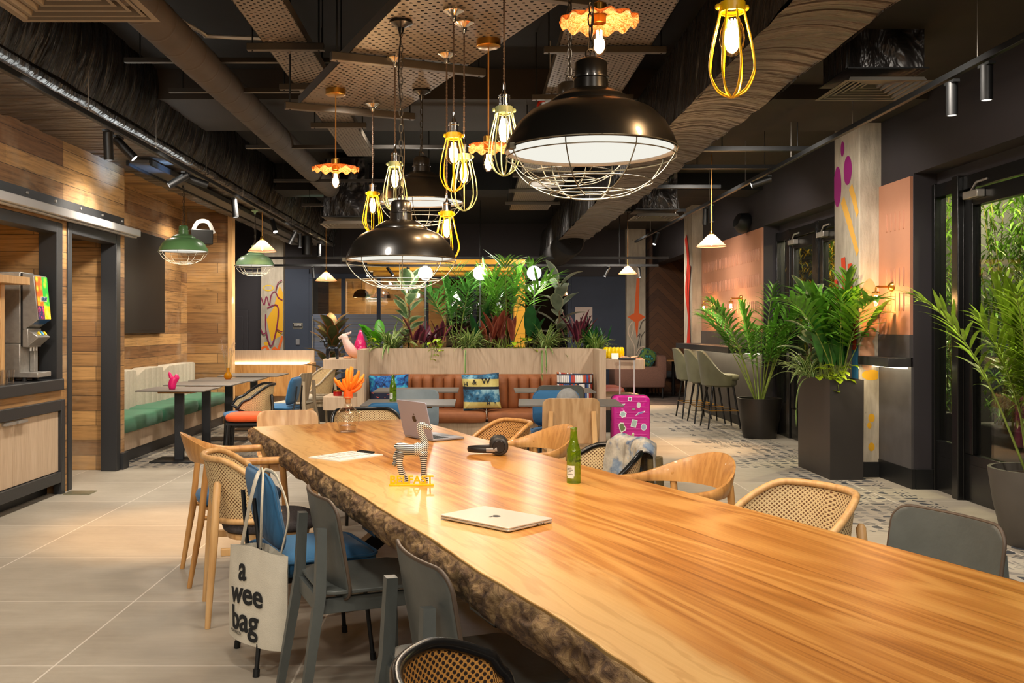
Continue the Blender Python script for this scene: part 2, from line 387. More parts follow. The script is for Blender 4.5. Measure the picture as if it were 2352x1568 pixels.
M_floor = floor_mat(); M_clad = cladding('reclaimed_boards'); M_cladd = cladding('reclaimed_boards_dark', .62)
M_top = tabletop_mat(); M_bark = bark_mat()
M_oakv = wood('pale_oak_veneer', ('b0977d', 'c0a88d', 'cdb69c'), 'y', 70, .5, uv=True, ring=3, amp=.14)
M_oak = wood('oak', ('a9743c', 'c08a4c', 'd09c5c'), 'z', 55, .38, .15, ring=6, amp=.25)
M_oakl = wood('light_oak', ('c2925a', 'd3a56c', 'deb57e'), 'z', 55, .4, .1, ring=6, amp=.2)
M_oakx = wood('oak_ply', ('ac865c', 'bd986c', 'cba87e'), 'z', 45, .42, .1, ring=4, amp=.4)
M_ply = wood('greige_ply', ('93836c', 'a39278', 'b09f86'), 'z', 45, .45, ring=4, amp=.4)
M_greypl = mat('grey_green_stain', '565a57', .42, var=(9, .12), bump=(60, .1))
M_greyed = mat('ply_edge', '54463a', .5)
M_black = mat('black_metal', '0f1011', .48); M_blackg = mat('black_gloss', '121212', .25); M_blk2 = mat('black_frame', '2a2b2d', .45, bump=(90, .08))
M_brass = mat('brass', 'b98a3e', .28, 1); M_chrome = mat('chrome', 'd8d4cc', .12, 1); M_steel = mat('brushed_steel', 'a9a59e', .38, .6, var=(30, .1)); M_galv = mat('galvanised', 'd0cecb', .36, .5)
M_blue = mat('blue_velvet', '2a5f88', .92, var=(5, .12), sheen=.12, bump=(160, .15)); M_char = mat('charcoal_fabric', '4a4444', .9, var=(120, .35), bump=(150, .3))
M_orange = mat('orange_velvet', 'e0561a', .75, var=(5, .1), sheen=.05); M_green = mat('green_velvet', '2f6b4d', .75, var=(4, .2), sheen=.12)
M_oat = mat('oatmeal_fabric', 'b5ab98', .85, var=(30, .06), bump=(200, .25)); M_tan = mat('tan_leather', '8c5129', .66, var=(9, .16), bump=(60, .12)); M_olive = mat('olive_velvet', '66654c', .65, var=(6, .1), sheen=.1)
M_cane = holes('pale_cane', 'e0c593', .0175, .2); M_cane2 = holes('honey_cane', 'd29a56', .0175, .22, hole='5a3416')
M_cane3 = holes('golden_cane', 'c98f45', .0175, .26, hole='241307')
M_perf = holes('perforated_tray', '72675b', .05, .15, 'steel', .45, .3)
M_ceil = mat('ceiling_dark', '090808', .9, var=(2, .3)); M_beam = mat('ceiling_grey', '302922', .85, var=(3, .15)); M_navy = mat('navy_paint', '30394a', .75, var=(2, .06)); M_darkw = mat('aubergine_paint', '2e2a2e', .7, var=(2, .06))
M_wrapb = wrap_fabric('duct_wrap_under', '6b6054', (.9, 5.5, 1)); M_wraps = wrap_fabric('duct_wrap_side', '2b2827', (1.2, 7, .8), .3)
M_conc = concrete('board_marked_concrete'); M_concp = concrete('painted_concrete', 1.18)
M_terra = mat('terracotta_tile', 'bb8468', .55, var=(3, .06)); M_slate = mat('slate_panel', '4d4a4a', .5, var=(8, .12)); M_greytop = mat('dark_oak_laminate', '6b655f', .4, var=(40, .1), sc=(.1, 1, 1))
M_white = mat('white_plastic', 'e6e4df', .4); M_paper = mat('paper', 'e9e6e0', .8); M_rubber = mat('rubber', '1b1b1b', .6); M_soil = mat('soil', '3a2a1e', .95, bump=(60, .8, .02))
M_glass = glass('clear_glass'); M_doorg = glass('door_glass', (.93, .95, .94), .02); M_bulbg = glass('bulb_glass', (1, .93, .82), .05)
M_bulb = emit('filament', (1, .72, .42), 45); M_lampw = emit('lamp_diffuser', (1, .97, .86), .5); M_spot = emit('spot_lens', (1, .95, .88), 30)
M_blackp = mat('black_lamp', '1c1915', .3, .2, coat=.3); M_greenp = mat('green_lamp', '5f8a55', .35, coat=.3); M_greenp2 = mat('pale_green_lamp', '86b089', .35, coat=.3); M_yel = mat('yellow_wire', 'e8b400', .4); M_pgreen = mat('pale_green_wire', 'a9b27c', .4); M_wire = mat('cage_wire', '6b6554', .4, .5); M_cord = mat('brown_cord', '5c4a3c', .8)
K_BULB=1.8; K_PEND=.35; K_SPOT=40; K_FILL=90; K_REC=2.2; K_AMB=.02; EXPOSURE=0.85
# ================================================================ room shell
ST(MB().b2((-6, -6.2, -.1), (6.6, 27, 0)), 'floor', M_floor)
ST(MB().b2((-6, -6.2, 0), (6.6, -6, 3.6)), 'wall_behind', mat('warm_plaster', '9a8a76', .9)); ST(MB().b2((-6.2, -6.2, 0), (-6, 14, 3.6)), 'wall_side', mat('warm_plaster', '9a8a76', .9)); ST(MB().b2((4.02, -6, 0), (4.1, 4.3, 2.72)), 'wall_right_near', M_darkw)
ST(MB().b2((-6, -6.2, 3.55), (6.6, 27, 3.65)), 'ceiling', M_ceil)
ST(MB().b2((-2.74, 8.0, 3.3), (3.79, 9.3, 3.55)), 'trim_1', M_beam)            # pale downstand across the ceiling
ST(MB().b2((1.9, 1.5, 3.42), (3.79, 20, 3.55)), 'trim_2', M_beam)
ST(MB().b2((-2.7, 12.6, 3.2), (3.79, 13.3, 3.55)), 'trim_3', M_ceil)
wl = MB()
for a, b in (((2, 2.26), (8.06, 3.0)), ((2, .78), (8.06, .89)), ((8.06, 0), (8.17, 3.0)), ((8.17, 2.3), (9.4, 3.0)), ((9.4, 0), (9.52, 3.2))):
    wl.b2((-3.6, a[0], a[1]), (-3.48, b[0], b[1]))
wl.b2((-4.26, 9.52, 0), (-4.14, 13.8, 3.2)).b2((-4.3, 9.42, 0), (-3.6, 9.52, 3.2))
ST(wl, 'wall_left', M_clad)
ST(MB().b2((-4.26, 13.8, 0), (-3.55, 13.94, 3.2)), 'wall_alcove', M_clad)
ST(MB().b2((-3.55, 13.78, 0), (-3.49, 13.96, 3.1)), 'trim_4', M_oakl)
ST(MB().b2((-4.2, 9.5, 3.1), (-3.45, 13.9, 3.16)), 'ceiling_alcove', M_clad)
ST(MB().b2((-4.5, 3, 0), (-4.38, 8.2, 2.6)).b2((-4.5, 8.04, .9), (-3.6, 8.1, 2.3)), 'wall_hatch', M_clad)
ST(MB().b2((-4.9, 9.36, 0), (-3.58, 9.44, 2.4)).b2((-4.9, 8.0, 0), (-4.8, 9.4, 2.4)), 'wall_recess', M_clad)
ST(MB().b2((-4.5, 3, 2.27), (-3.55, 8.1, 2.31)), 'ceiling_hatch', M_blk2)
ST(MB().b2((-4.9, 8.15, 2.24), (-3.55, 9.42, 2.3)), 'ceiling_recess', M_blk2)
# hatch opening trim, sill and doorway trim
h = MB().b2((-3.62, 7.95, .88), (-3.465, 8.06, 2.27)).b2((-3.62, 3, 2.18), (-3.465, 7.95, 2.27))
ST(h, 'trim_5', M_blk2, bev=.006)
ST(MB().b2((-4.4, 3, .87), (-3.45, 8.06, .965)), 'sill_hatch', M_blk2, bev=.008)
d = MB().b2((-3.62, 8.17, 0), (-3.465, 8.25, 2.3)).b2((-3.62, 9.27, 0), (-3.465, 9.38, 2.3)).b2((-3.62, 8.25, 2.2), (-3.465, 9.27, 2.3))
ST(d, 'door_1', M_blk2, bev=.006)
ST(MB().b2((-3.5, 9.38, 0), (-3.44, 9.54, .16)), 'baseboard_left', M_blk2)
# right side: pilasters, upper wall, glazed doors
wr = MB().b2((3.79, 8.26, 0), (4.02, 9.55, 3.55)).b2((3.79, 12.54, 0), (4.02, 16.6, 3.55)).b2((3.79, -6, 2.72), (4.02, 8.26, 3.55)).b2((3.79, 9.55, 2.72), (4.02, 12.54, 3.55)).b2((3.79, 16.6, 2.72), (4.02, 20.6, 3.55)).b2((3.99, 1.5, 2.6), (4.1, 12.6, 2.72))
ST(wr, 'wall_right', M_darkw)
ST(MB().b2((3.765, 8.25, 0), (3.8, 8.93, .17)).b2((3.8, 8.24, 0), (4.0, 8.26, .17)).b2((3.765, 12.53, 0), (3.8, 15.9, .13)), 'baseboard_right', M_black)
c1 = ST(MB().b2((3.585, 8.93, 0), (3.82, 9.55, 3.56)), 'column_right', M_concp, bev=.012)
c2 = ST(MB().b2((3.61, 15.9, 0), (3.86, 16.5, 3.56)), 'column_right.001', M_conc, bev=.012)
ST(MB().b2((3.57, 8.91, 0), (3.8, 9.56, .14)), 'baseboard_column', M_black)
def panel_tiles(y0, y1):
    ST(MB().b2((3.765, y0, 1.33), (3.79, y1, 2.7)), 'trim_6', M_terra)
    m = MB()
    for r in range(2):
        for z in ((1.62, 1.84, 2.34) if y1 < 9 else (1.66, 2.02, 2.36)):
            k = int((y1 - y0) / .085)
            for i in range(k):
                if r == 0 and 0 < i < k - 1: m.squad((3.764, y0 + .085 * (i + .5), z), (.018, .03, .17), .6, .6, 8, 6)
    ST(m, 'trim_7', M_terra)
panel_tiles(8.28, 8.92); panel_tiles(12.56, 15.88)
ST(MB().b2((3.76, 8.28, 1.13), (3.79, 8.93, 1.33)).b2((3.76, 12.56, 1.13), (3.79, 15.9, 1.33)).b2((3.77, 8.27, .17), (3.79, 8.93, 1.05)).b2((3.77, 12.56, .13), (3.79, 15.9, 1.05)), 'trim_8', M_slate)
def glazed(n, y0, y1, kind):
    fr = MB(); gl = MB(); k = 3.99
    fr.b2((k - .05, y0, 0), (k + .05, y0 + .055, 2.62)).b2((k - .05, y1 - .055, 0), (k + .05, y1, 2.62)).b2((k - .049, y0 + .055, 2.5), (k + .049, y1 - .055, 2.61))
    zb = .43 if kind == 'side' else .38
    fr.b2((k - .03, y0 + .055, 0), (k + .03, y1 - .055, zb)); 
    if kind == 'leaf':
        fr.b2((k - .035, y0 + .056, zb + .001), (k + .035, y0 + .17, 2.49)).b2((k - .035, y1 - .17, zb + .001), (k + .035, y1 - .056, 2.49)).b2((k - .034, y0 + .17, 2.36), (k + .034, y1 - .17, 2.49))
        gl.b2((k - .006, y0 + .17, zb), (k + .006, y1 - .17, 2.36))
    else: gl.b2((k - .006, y0 + .055, zb), (k + .006, y1 - .055, 2.5))
    o = ST(fr, n, M_blackg, bev=.004); ST(gl, n + '_pane', M_doorg, o)
    ST(MB().b2((k - .034, y0 + .1, .03), (k - .031, y1 - .1, .3)), n + '_kickplate', M_blackg, o)
    if kind == 'leaf':
        ST(MB().b2((k - .1, y1 - .36, 2.41), (k - .035, y1 - .14, 2.47)).tube([(k - .07, y1 - .22, 2.47), (k - .07, y1 - .3, 2.53), (k - .05, y1 - .42, 2.54)], .012, 6), n + '_door_closer', M_steel, o, bev=.006)
        ST(MB().tube([(k - .04, y0 + .12, .9), (k - .09, y0 + .12, .93), (k - .09, y0 + .12, 1.45), (k - .04, y0 + .12, 1.48)], .012, 8), n + '_handle', M_blackg, o)
    return o
glazed('window_1', 7.78, 8.26, 'side'); glazed('door_2', 6.72, 7.78, 'leaf'); glazed('door_3', 5.66, 6.72, 'leaf'); glazed('window_5', 4.3, 5.66, 'side')
ST(MB().b2((3.9, 7.73, 0), (4.04, 7.83, 2.62)), 'trim_9', M_blackg, bev=.005)
glazed('window_2', 12.05, 12.54, 'side'); glazed('door_4', 11.05, 12.05, 'leaf'); glazed('door_5', 10.05, 11.05, 'leaf'); glazed('window_3', 9.55, 10.05, 'side')
# outside: paving in an added dark box that shuts out world light
ST(MB().b2((6.5, 1, 0), (6.6, 15, 4.2)).b2((4.1, 14.9, 0), (6.6, 15, 4.2)).b2((4.1, 1, 0), (6.6, 1.1, 4.2)), 'blocker_wall', mat('night_wall', '0d0f0a', .9, var=(3, .3)))
ST(MB().b2((4.1, 1.0, -.02), (6.5, 15, .01)), 'ground_exterior', mat('night_paving', '35322e', .8, var=(6, .3)))
ST(MB().b2((4.1, 1.0, 4.1), (6.6, 15, 4.2)), 'blocker_lid', mat('night_sky', '050608', .9))
# back of the room
ST(MB().b2((-5.9, 20, 0), (-3.45, 20.15, 3.55)).b2((2.02, 20, 2.44), (3.6, 20.2, 3.55)).b2((-3.45, 20, 2.46), (2.02, 20.2, 3.55)), 'wall_back', M_darkw)
ST(MB().b2((2.02, 19.95, 0), (3.2, 20.15, 2.44)).b2((-3.95, 19.95, 0), (-3.45, 20.05, 2.6)), 'wall_back_navy', M_navy)
ST(MB().b2((-6.0, 13.9, 0), (-5.9, 27, 3.6)), 'wall_far_left', M_darkw)
ST(MB().b2((-5.45, 19.94, 0), (-4.72, 20.0, 1.75)).b2((-5.35, 19.92, .1), (-4.82, 19.95, 1.62)), 'door_6', M_darkw, bev=.012)
c3 = ST(MB().b2((-4.42, 19.8, 0), (-3.95, 20.1, 3.56)), 'column_back', M_concp, bev=.012)
c4 = ST(MB().b2((3.14, 19.8, 0), (3.54, 20.1, 3.56)), 'column_back.001', M_conc, bev=.012)
chm, t_ = NM('chevron_walnut'); sp_ = nd(t_, 'SeparateXYZ', {0: CO(t_)}); fx_ = MA(t_, 'PINGPONG', MA(t_, 'ADD', sp_.outputs[0], .1), .5)
vv_ = MA(t_, 'SUBTRACT', sp_.outputs[2], MA(t_, 'MULTIPLY', fx_, -1.0)); ro_ = MA(t_, 'DIVIDE', vv_, .17)
wn_ = nd(t_, 'TexWhiteNoise', {'W': MA(t_, 'FLOOR', ro_)}, noise_dimensions='1D').outputs[0]
jl_ = MA(t_, 'LESS_THAN', MA(t_, 'FRACT', ro_), .04)
OUT(t_, BS(t_, col=MX(t_, jl_, RP(t_, MA(t_, 'ADD', MA(t_, 'MULTIPLY', wn_, .5), MA(t_, 'MULTIPLY', NZ(t_, CO(t_, sc=(4, 4, 30)), 2, 5), .6)), [(.2, hx('472917')), (.8, hx('6e4626'))]), hx('1e0f08')), rough=.5))
ST(MB().b2((3.5, 20.4, 0), (6.2, 20.5, 3.56)).b2((6.1, 15, 0), (6.2, 20.5, 3.56)), 'wall_chevron', chm)
# glazed meeting room at the back
MI = glass('dark_glazing', (.75, .75, .75), .16, .015)
gf = MB()
for x in (-3.42, -2.74, -2.0, -1.0, 0, .78, 1.98): gf.b2((x - .04, 19.96, 0), (x + .04, 20.06, 2.5))
gf.b2((-3.45, 19.95, 2.4), (2.02, 20.07, 2.505)).b2((-3.45, 19.95, -.01), (2.02, 20.07, .1))
w4 = ST(gf, 'window_4', M_navy, bev=.004)
ST(MB().b2((-3.4, 20.0, .1), (1.98, 20.012, 2.4)), 'window_4_pane', MI, w4)
frst, t_ = NM('frosted_band'); z_ = nd(t_, 'SeparateXYZ', {0: CO(t_)}).outputs[2]; q_ = NZ(t_, CO(t_, sc=(0, 0, 12)), 1, 3)
OUT(t_, BS(t_, col=RP(t_, q_, [(.35, hx('4c4a48')), (.5, hx('5f6a80')), (.6, hx('6d6a66'))]), rough=.3))
ST(MB().b2((-3.38, 19.985, .1), (-1.5, 19.995, 1.66)), 'window_4_frosting', frst, w4)
ST(MB().tube([(-3.37, 19.9, .9), (-3.37, 19.9, 1.62)], .012, 8).tube([(-3.37, 19.9, 1.55), (-3.37, 19.98, 1.55)], .008, 6).tube([(-3.37, 19.9, .98), (-3.37, 19.98, .98)], .008, 6), 'window_4_handle', M_steel, w4)
ST(MB().b2((-3.5, 23, 0), (-.6, 23.1, 3)), 'wall_meeting', M_clad)
ST(MB().b2((-.6, 20.3, 0), (-.5, 23, 3)).b2((-.6, 26, 0), (3, 26.1, 3)), 'wall_meeting_side', M_ceil)
# yellow portal in front of the glazing
yp = MB().b2((-1.95, 17.4, 2.42), (.92, 17.9, 2.62)).b2((.72, 17.4, 0), (.92, 17.9, 2.42)).b2((-1.85, 17.45, 2.33), (.7, 17.85, 2.42))
ST(yp, 'trim_10', mat('mustard_paint', 'c08a12', .5), bev=.004)
for n in range(2):
    t = T('dome_pendant', ('black dome pendant with gilt inside, the left one behind the glazing', 'black dome pendant with gilt inside, the right one behind the glazing')[n], 'pendant lamp', (-2.55 + n * .42, 21.6 + .5 * n, 2.06), 0, 'dome pendants in the meeting room')
    MB().lathe([(.01, .19), (.08, .18), (.16, .12), (.2, 0), (.195, 0), (.155, .115), (.01, .175)], 20).build('shade', M_blackg, t)
    MB().ball((0, 0, .06), .035, 10, 8).build('bulb', emit('warm_bulb', (1, .7, .35), 20), t)
    MB().cyl((0, 0, .19), (0, 0, 1.45), .005, 6).build('cord', M_black, t)
s = T('wall_sign', 'small framed black sign with white lettering beside the graffiti column', 'sign', (-3.68, 19.94, 1.42))
MB().box((0, 0, 0), (.2, .02, .1)).build('plate', M_black, s)
fr = MB().tube([(-.1, -.012, -.05), (.1, -.012, -.05), (.1, -.012, .05), (-.1, -.012, .05)], .005, 4, True); fr.build('frame', mat('sign_rim', 'c9c0a8', .5), s)
MB().text('COFFEE', .045, Matrix.Translation((0, -.012, .012)) @ Matrix.Rotation(pi / 2, 4, 'X'), .001, .001).build('lettering', M_white, s)
s = T('card_reader', 'grey access reader on the navy wall under the small sign', 'card reader', (-3.68, 19.94, 1.08))
MB().box((0, 0, 0), (.085, .03, .12)).build('housing', mat('reader_grey', '77777a', .5), s, bev=.01)
s = T('poster', 'pale poster of dark foliage on the navy back wall', 'poster', (2.27, 19.93, 1.5))
MB().box((0, 0, 0), (.36, .015, .62)).build('print', mat('poster_pink', 'b9aaa2', .6), s)
fm = MB()
for i in range(40):
    a = random.uniform(-1.2, 1.2); l = random.uniform(.12, .4)
    p0 = V((random.uniform(-.05, .08), -.009, -.25)); p1 = p0 + V((sin(a) * l * .5, 0, cos(a) * l)); w = V((cos(a), 0, -sin(a))) * .012
    fm.add([p0 - w * .4, p0 + w * .4, p1 + w, p1 - w], [(0, 1, 2, 3)])
fm.build('foliage_picture', mat('poster_dark', '2c3430', .6), s)
# ---- painted marks on the columns (flat paint on the concrete)
def paint(col, parent, shapes, face, name='paint_mark'):
    m = MB()
    for k, pts in enumerate(shapes):
        e = .0012 + .0004 * k; lo_, hi_ = {'f': (3.59, 3.762), 'x': (8.936, 9.545) if parent == c1 else (15.906, 16.495), 'y': (-4.415, -3.955) if parent == c3 else (3.145, 3.535)}[face]
        pts = [(min(hi_, max(lo_, p[0])), p[1]) for p in pts]
        if face == 'y': m.add([(p[0], 19.8 - e, p[1]) for p in pts], [tuple(range(len(pts)))])
        elif face == 'x': m.add([(parent['px'] - e, p[0], p[1]) for p in pts], [tuple(range(len(pts)))])
        elif face == 'f': m.add([(p[0], 8.93 - e, p[1]) for p in pts], [tuple(range(len(pts)))])
    return ST(m, name, mat('paint_' + col, col, .6), parent)
def oval(cx, cy, rx, ry, n=24, a=0): return [(cx + rx * cos(t) * cos(a) - ry * sin(t) * sin(a), cy + rx * cos(t) * sin(a) + ry * sin(t) * cos(a)) for t in (2 * pi * k / n for k in range(n))]
def strokes(pts, w, n=8):
    pl = spline([(p[0], p[1], 0) for p in pts], n); o = []
    for i in range(len(pl) - 1):
        a, b = pl[i], pl[i + 1]; d = (b - a).normalized(); q = V((-d.y, d.x, 0)) * w / 2; a = a - d * w * .2; b = b + d * w * .2
        o.append([(a + q)[:2], (a - q)[:2], (b - q)[:2], (b + q)[:2]])
    return o
c1['px'] = 3.585; c2['px'] = 3.61
paint('9a1d7a', c1, [oval(9.46, 2.78, .1, .2), oval(9.2, 2.9, .1, .14), oval(9.33, 3.13, .045, .075)], 'x')
paint('e6b04e', c1, strokes([(9.32, 2.62), (8.95, 2.1)], .1, 2) + strokes([(9.12, 2.72), (8.95, 2.46)], .09, 2), 'x')
paint('d8431f', c1, strokes([(9.3, 1.5), (9.28, 1.8), (9.3, 2.05)], .1) + strokes([(9.18, 1.5), (9.12, 1.75), (9.12, 1.98)], .1) + strokes([(9.42, 1.6), (9.46, 1.85)], .08) + strokes([(9.0, 1.2), (8.98, 1.72)], .09), 'x')
paint('3d86b8', c1, strokes([(9.1, .3), (9.02, .8), (9.0, 1.2)], .16), 'x')
paint('cc9872', c1, [oval(3.68, 1.55, .09, .3), oval(3.66, 1.15, .07, .16)], 'f'); paint('d9a21a', c1, [oval(3.7, .95, .09, .05), oval(3.7, .55, .03, .04), oval(3.7, .28, .03, .04), oval(3.68, .48, .02, .03)], 'f')
paint('d5301c', c2, strokes([(16.3, .9), (16.1, 1.5), (16.3, 2.0), (16.15, 2.5), (16.3, 2.9)], .16) + strokes([(16.0, 1.0), (16.1, 1.9), (15.98, 2.4)], .1), 'x')
paint('c9c4bb', c2, strokes([(16.4, 1.0), (16.2, 1.7), (16.4, 2.3)], .05), 'x')
paint('e0a916', c3, [[(-4.2, 1.1), (-4.02, 1.2), (-3.96, 1.3), (-3.96, 2.1), (-4.03, 2.25), (-4.1, 2.0), (-4.15, 1.8), (-4.3, 1.55)], oval(-4.3, 1.05, .06, .04)], 'y')
paint('e4bd2a', c3, strokes([(-4.26 + .1 * cos(a), 2.2 + .055 * sin(a)) for a in [k * pi / 5 for k in range(11)]], .022, 3), 'y')
paint('7d1840', c3, strokes([(-4.41, 2.0), (-4.35, 1.85), (-4.3, 2.02), (-4.24, 1.84), (-4.2, 2.05), (-4.12, 2.12), (-4.05, 2.0), (-3.97, 1.95)], .024) + strokes([(-4.28, 1.78), (-4.1, 1.85), (-4.05, 1.7), (-4.1, 1.3), (-4.2, 1.0), (-4.3, 1.3), (-4.31, 1.65)], .026) + strokes([(-4.41, 1.35), (-4.36, 1.25), (-4.3, 1.28)], .024) + strokes([(-4.08, 1.35), (-4.0, 1.3), (-3.96, 1.3)], .024) + strokes([(-4.1, 2.15), (-4.05, 2.3), (-3.97, 2.35)], .02), 'y')
paint('e2671c', c3, strokes([(-4.4, .95), (-4.3, .98), (-4.22, .84), (-4.14, .96), (-4.06, .92), (-3.97, 1.2)], .05), 'y')
paint('d95a12', c4, [[(3.36, 1.1), (3.39, 1.5), (3.53, 1.6), (3.4, 1.68), (3.41, 2.4), (3.35, 2.4), (3.3, 1.68), (3.16, 1.6), (3.31, 1.5)]], 'y')
paint('d8c4ae', c4, strokes([(3.3, .75), (3.3, 1.0), (3.2, 1.2), (3.18, 1.35), (3.26, 1.5), (3.28, 1.35), (3.24, 1.2)], .018) + strokes([(3.32, .75), (3.42, .85), (3.5, .98), (3.4, .95), (3.34, .85)], .018), 'y')
paint('4b463f', c4, strokes([(3.36, .95), (3.4, 1.15), (3.42, 1.25), (3.37, 1.2)], .016) + strokes([(3.42, 1.0), (3.45, 1.2), (3.52, 1.3)], .016) + strokes([(3.41, 1.35), (3.46, 1.5), (3.53, 1.55)], .016), 'y')
# low partition with a light ledge at the back left
pt = T('bench_partition', 'low oak partition with a glowing ledge behind the left dining tables', 'partition', (-3.2, 15.4, 0))
MB().b2((-.75, .0, 0), (.62, .08, 1.02)).build('back_panel', M_oakv, pt)
MB().b2((-.75, -.28, .3), (.6, 0, .8)).build('seat_back', M_oak, pt, bev=.01)
MB().b2((-.75, -.03, .805), (.6, 0, .825)).build('light_strip', emit('ledge_glow', (1, .72, .4), 6), pt)
MB().b2((.56, -.3, 0), (.64, .08, .83)).build('end_post', M_oakl, pt, bev=.004)
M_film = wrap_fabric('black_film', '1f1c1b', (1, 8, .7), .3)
# ================================================================ ceiling services
def wavy(fn, nu, nv, amp, sc, ax):
    def f(u, v):
        p = V(fn(u, v)); q = V((p.x * sc[0], p.y * sc[1], p.z * sc[2]))
        return p + V(ax) * (amp * (noise.noise(q) + .5 * noise.noise(q * 2.3)))
    return f
t = T('wrapped_duct', 'black fabric wrapped duct running above the reclaimed wood wall', 'duct', (0, 0, 0))
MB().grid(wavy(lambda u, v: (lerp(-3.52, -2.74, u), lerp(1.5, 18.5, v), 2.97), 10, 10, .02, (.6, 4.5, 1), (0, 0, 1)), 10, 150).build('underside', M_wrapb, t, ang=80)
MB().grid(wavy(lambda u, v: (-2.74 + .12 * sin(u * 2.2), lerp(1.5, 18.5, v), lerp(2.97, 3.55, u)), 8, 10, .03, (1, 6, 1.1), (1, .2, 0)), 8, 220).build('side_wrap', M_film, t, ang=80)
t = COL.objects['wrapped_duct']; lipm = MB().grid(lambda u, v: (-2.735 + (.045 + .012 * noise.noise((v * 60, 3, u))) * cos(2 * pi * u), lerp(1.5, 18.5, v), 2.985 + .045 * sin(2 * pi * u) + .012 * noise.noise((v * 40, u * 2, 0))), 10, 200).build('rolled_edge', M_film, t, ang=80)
t = T('wrapped_duct', 'broad fabric wrapped duct on the right of the pendant cluster', 'duct', (0, 0, 0))
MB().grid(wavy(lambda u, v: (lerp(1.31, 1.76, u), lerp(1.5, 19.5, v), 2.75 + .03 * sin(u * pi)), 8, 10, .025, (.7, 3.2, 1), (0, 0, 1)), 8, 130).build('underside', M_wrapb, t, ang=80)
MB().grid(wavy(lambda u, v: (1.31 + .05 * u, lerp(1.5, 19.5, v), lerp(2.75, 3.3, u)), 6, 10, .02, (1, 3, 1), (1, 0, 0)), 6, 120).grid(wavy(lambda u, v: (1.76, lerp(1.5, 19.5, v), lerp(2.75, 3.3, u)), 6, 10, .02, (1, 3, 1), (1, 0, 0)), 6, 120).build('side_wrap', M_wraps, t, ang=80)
t = T('spiral_duct', 'round spiral duct running away under the dark ceiling', 'duct', (-1.77, 0, 3.1))
pr = []
for i in range(40): pr += [(.112, i * .3), (.112, i * .3 + .02), (.1145, i * .3 + .026), (.112, i * .3 + .032), (.112, i * .3 + .052)]
MB().lathe(pr, 22, M=Matrix.Translation((0, 2, 0)) @ Matrix.Rotation(-pi / 2, 4, 'X')).build('pipe', mat('duct_grey', '4c4239', .75, 0, var=(3, .2)), t, ang=60)
t = T('round_duct', 'dark round duct ending above the far planter', 'duct', (1.5, 15, 2.72))
MB().lathe([(.01, 0), (.2, 0), (.22, .05), (.22, 3)], 20, M=Matrix.Rotation(-pi / 2, 4, 'X')).build('pipe', M_ceil, t)
def cable_tray(label, a, b, w, z, cross, hang=True):
    a, b = V((*a, 0)), V((*b, 0)); d = (b - a).normalized(); n = V((d.y, -d.x, 0)); L = (b - a).length
    t = T('cable_tray', label, 'cable tray', (a.x, a.y, z), atan2(d.y, d.x))
    m = MB()
    m.grid(lambda u, v: (u * L, (v - .5) * w, 0), 2, 1, lambda u, v: (u * L, v * w)); m.build('tray_bed', M_perf, t)
    [MB().b2((0, q - .002, 0), (L, q + .002, .05)).build('tray_side', mat('tray_edge', '5d554a', .5, .4), t) for q in (-w / 2 + .002, w / 2 - .002)]
    for c in cross:
        o = MB().b2((c - .02, -w / 2 - .09, -.045), (c + .02, w / 2 + .09, -.005)).build('strut', mat('strut_steel', '554d43', .45, .5), t, bev=.003)
        [MB().cyl((c, q, -.05), (c, q, 3.55 - z), .005, 6).build('hanger_rod', M_black, o) for q in (w / 2 + .06, -w / 2 - .06)]
    return t
cable_tray('wide perforated steel tray carrying the pendant roses', (-.76, 5.81), (1.34, .7), .62, 2.72, (.05, 1.16, 2.3, 3.4))
cable_tray('narrow perforated tray left of the wide tray', (-1.065, 9), (-1.065, 3.4), .254, 3.0, (1.5, 2.7, 3.6, 4.5))
cable_tray('perforated tray beside the broad wrapped duct', (.79, 14), (.79, 3.2), .56, 3.1, (1, 2.2, 3.4, 4.6, 5.8, 7.0, 8.2, 9.3))
def vent(label, c, s, dep, m, top=0):
    t = T('air_diffuser', label, 'air vent', c); 
    f = MB()
    for k in range(6):
        r = s / 2 * (1 - k * .155); z = -.0 + k * .007; w = s * .028 if k else s * .05
        rr = lambda q, zz: [(-q, -q, zz), (q, -q, zz), (q, q, zz), (-q, q, zz)]
        f.loft([rr(r, z), rr(r - w, z), rr(r - w - s * .03, z + .035)], False)
    f.build('louvre_rings', m, t, ang=20)
    MB().box((0, 0, .09), (s * .92, s * .92, .01)).build('back_plate', M_black, t)
    if top: MB().b2((-s * .42, -s * .42, .1), (s * .42, s * .42, top)).build('plenum_box', M_wraps, t)
vent('large square air diffuser over the counter, nearest the camera', (-1.62, 3.77, 2.69), .58, .1, mat('vent_taupe', '7d7060', .5), .8)
vent('square air diffuser in front of the painted column', (2.8, 6.75, 3.06), .6, .1, mat('vent_grey', '5d5850', .5, .3), .5)
vent('far square air diffuser beside the plain concrete column', (2.32, 12.4, 2.8), .6, .1, mat('vent_grey', '5d5850', .5, .3), .7)
vent('small air diffuser hanging behind the yellow cage lamps', (-1.6, 12.0, 2.66), .6, .1, mat('vent_taupe', '7d7060', .5), .8)
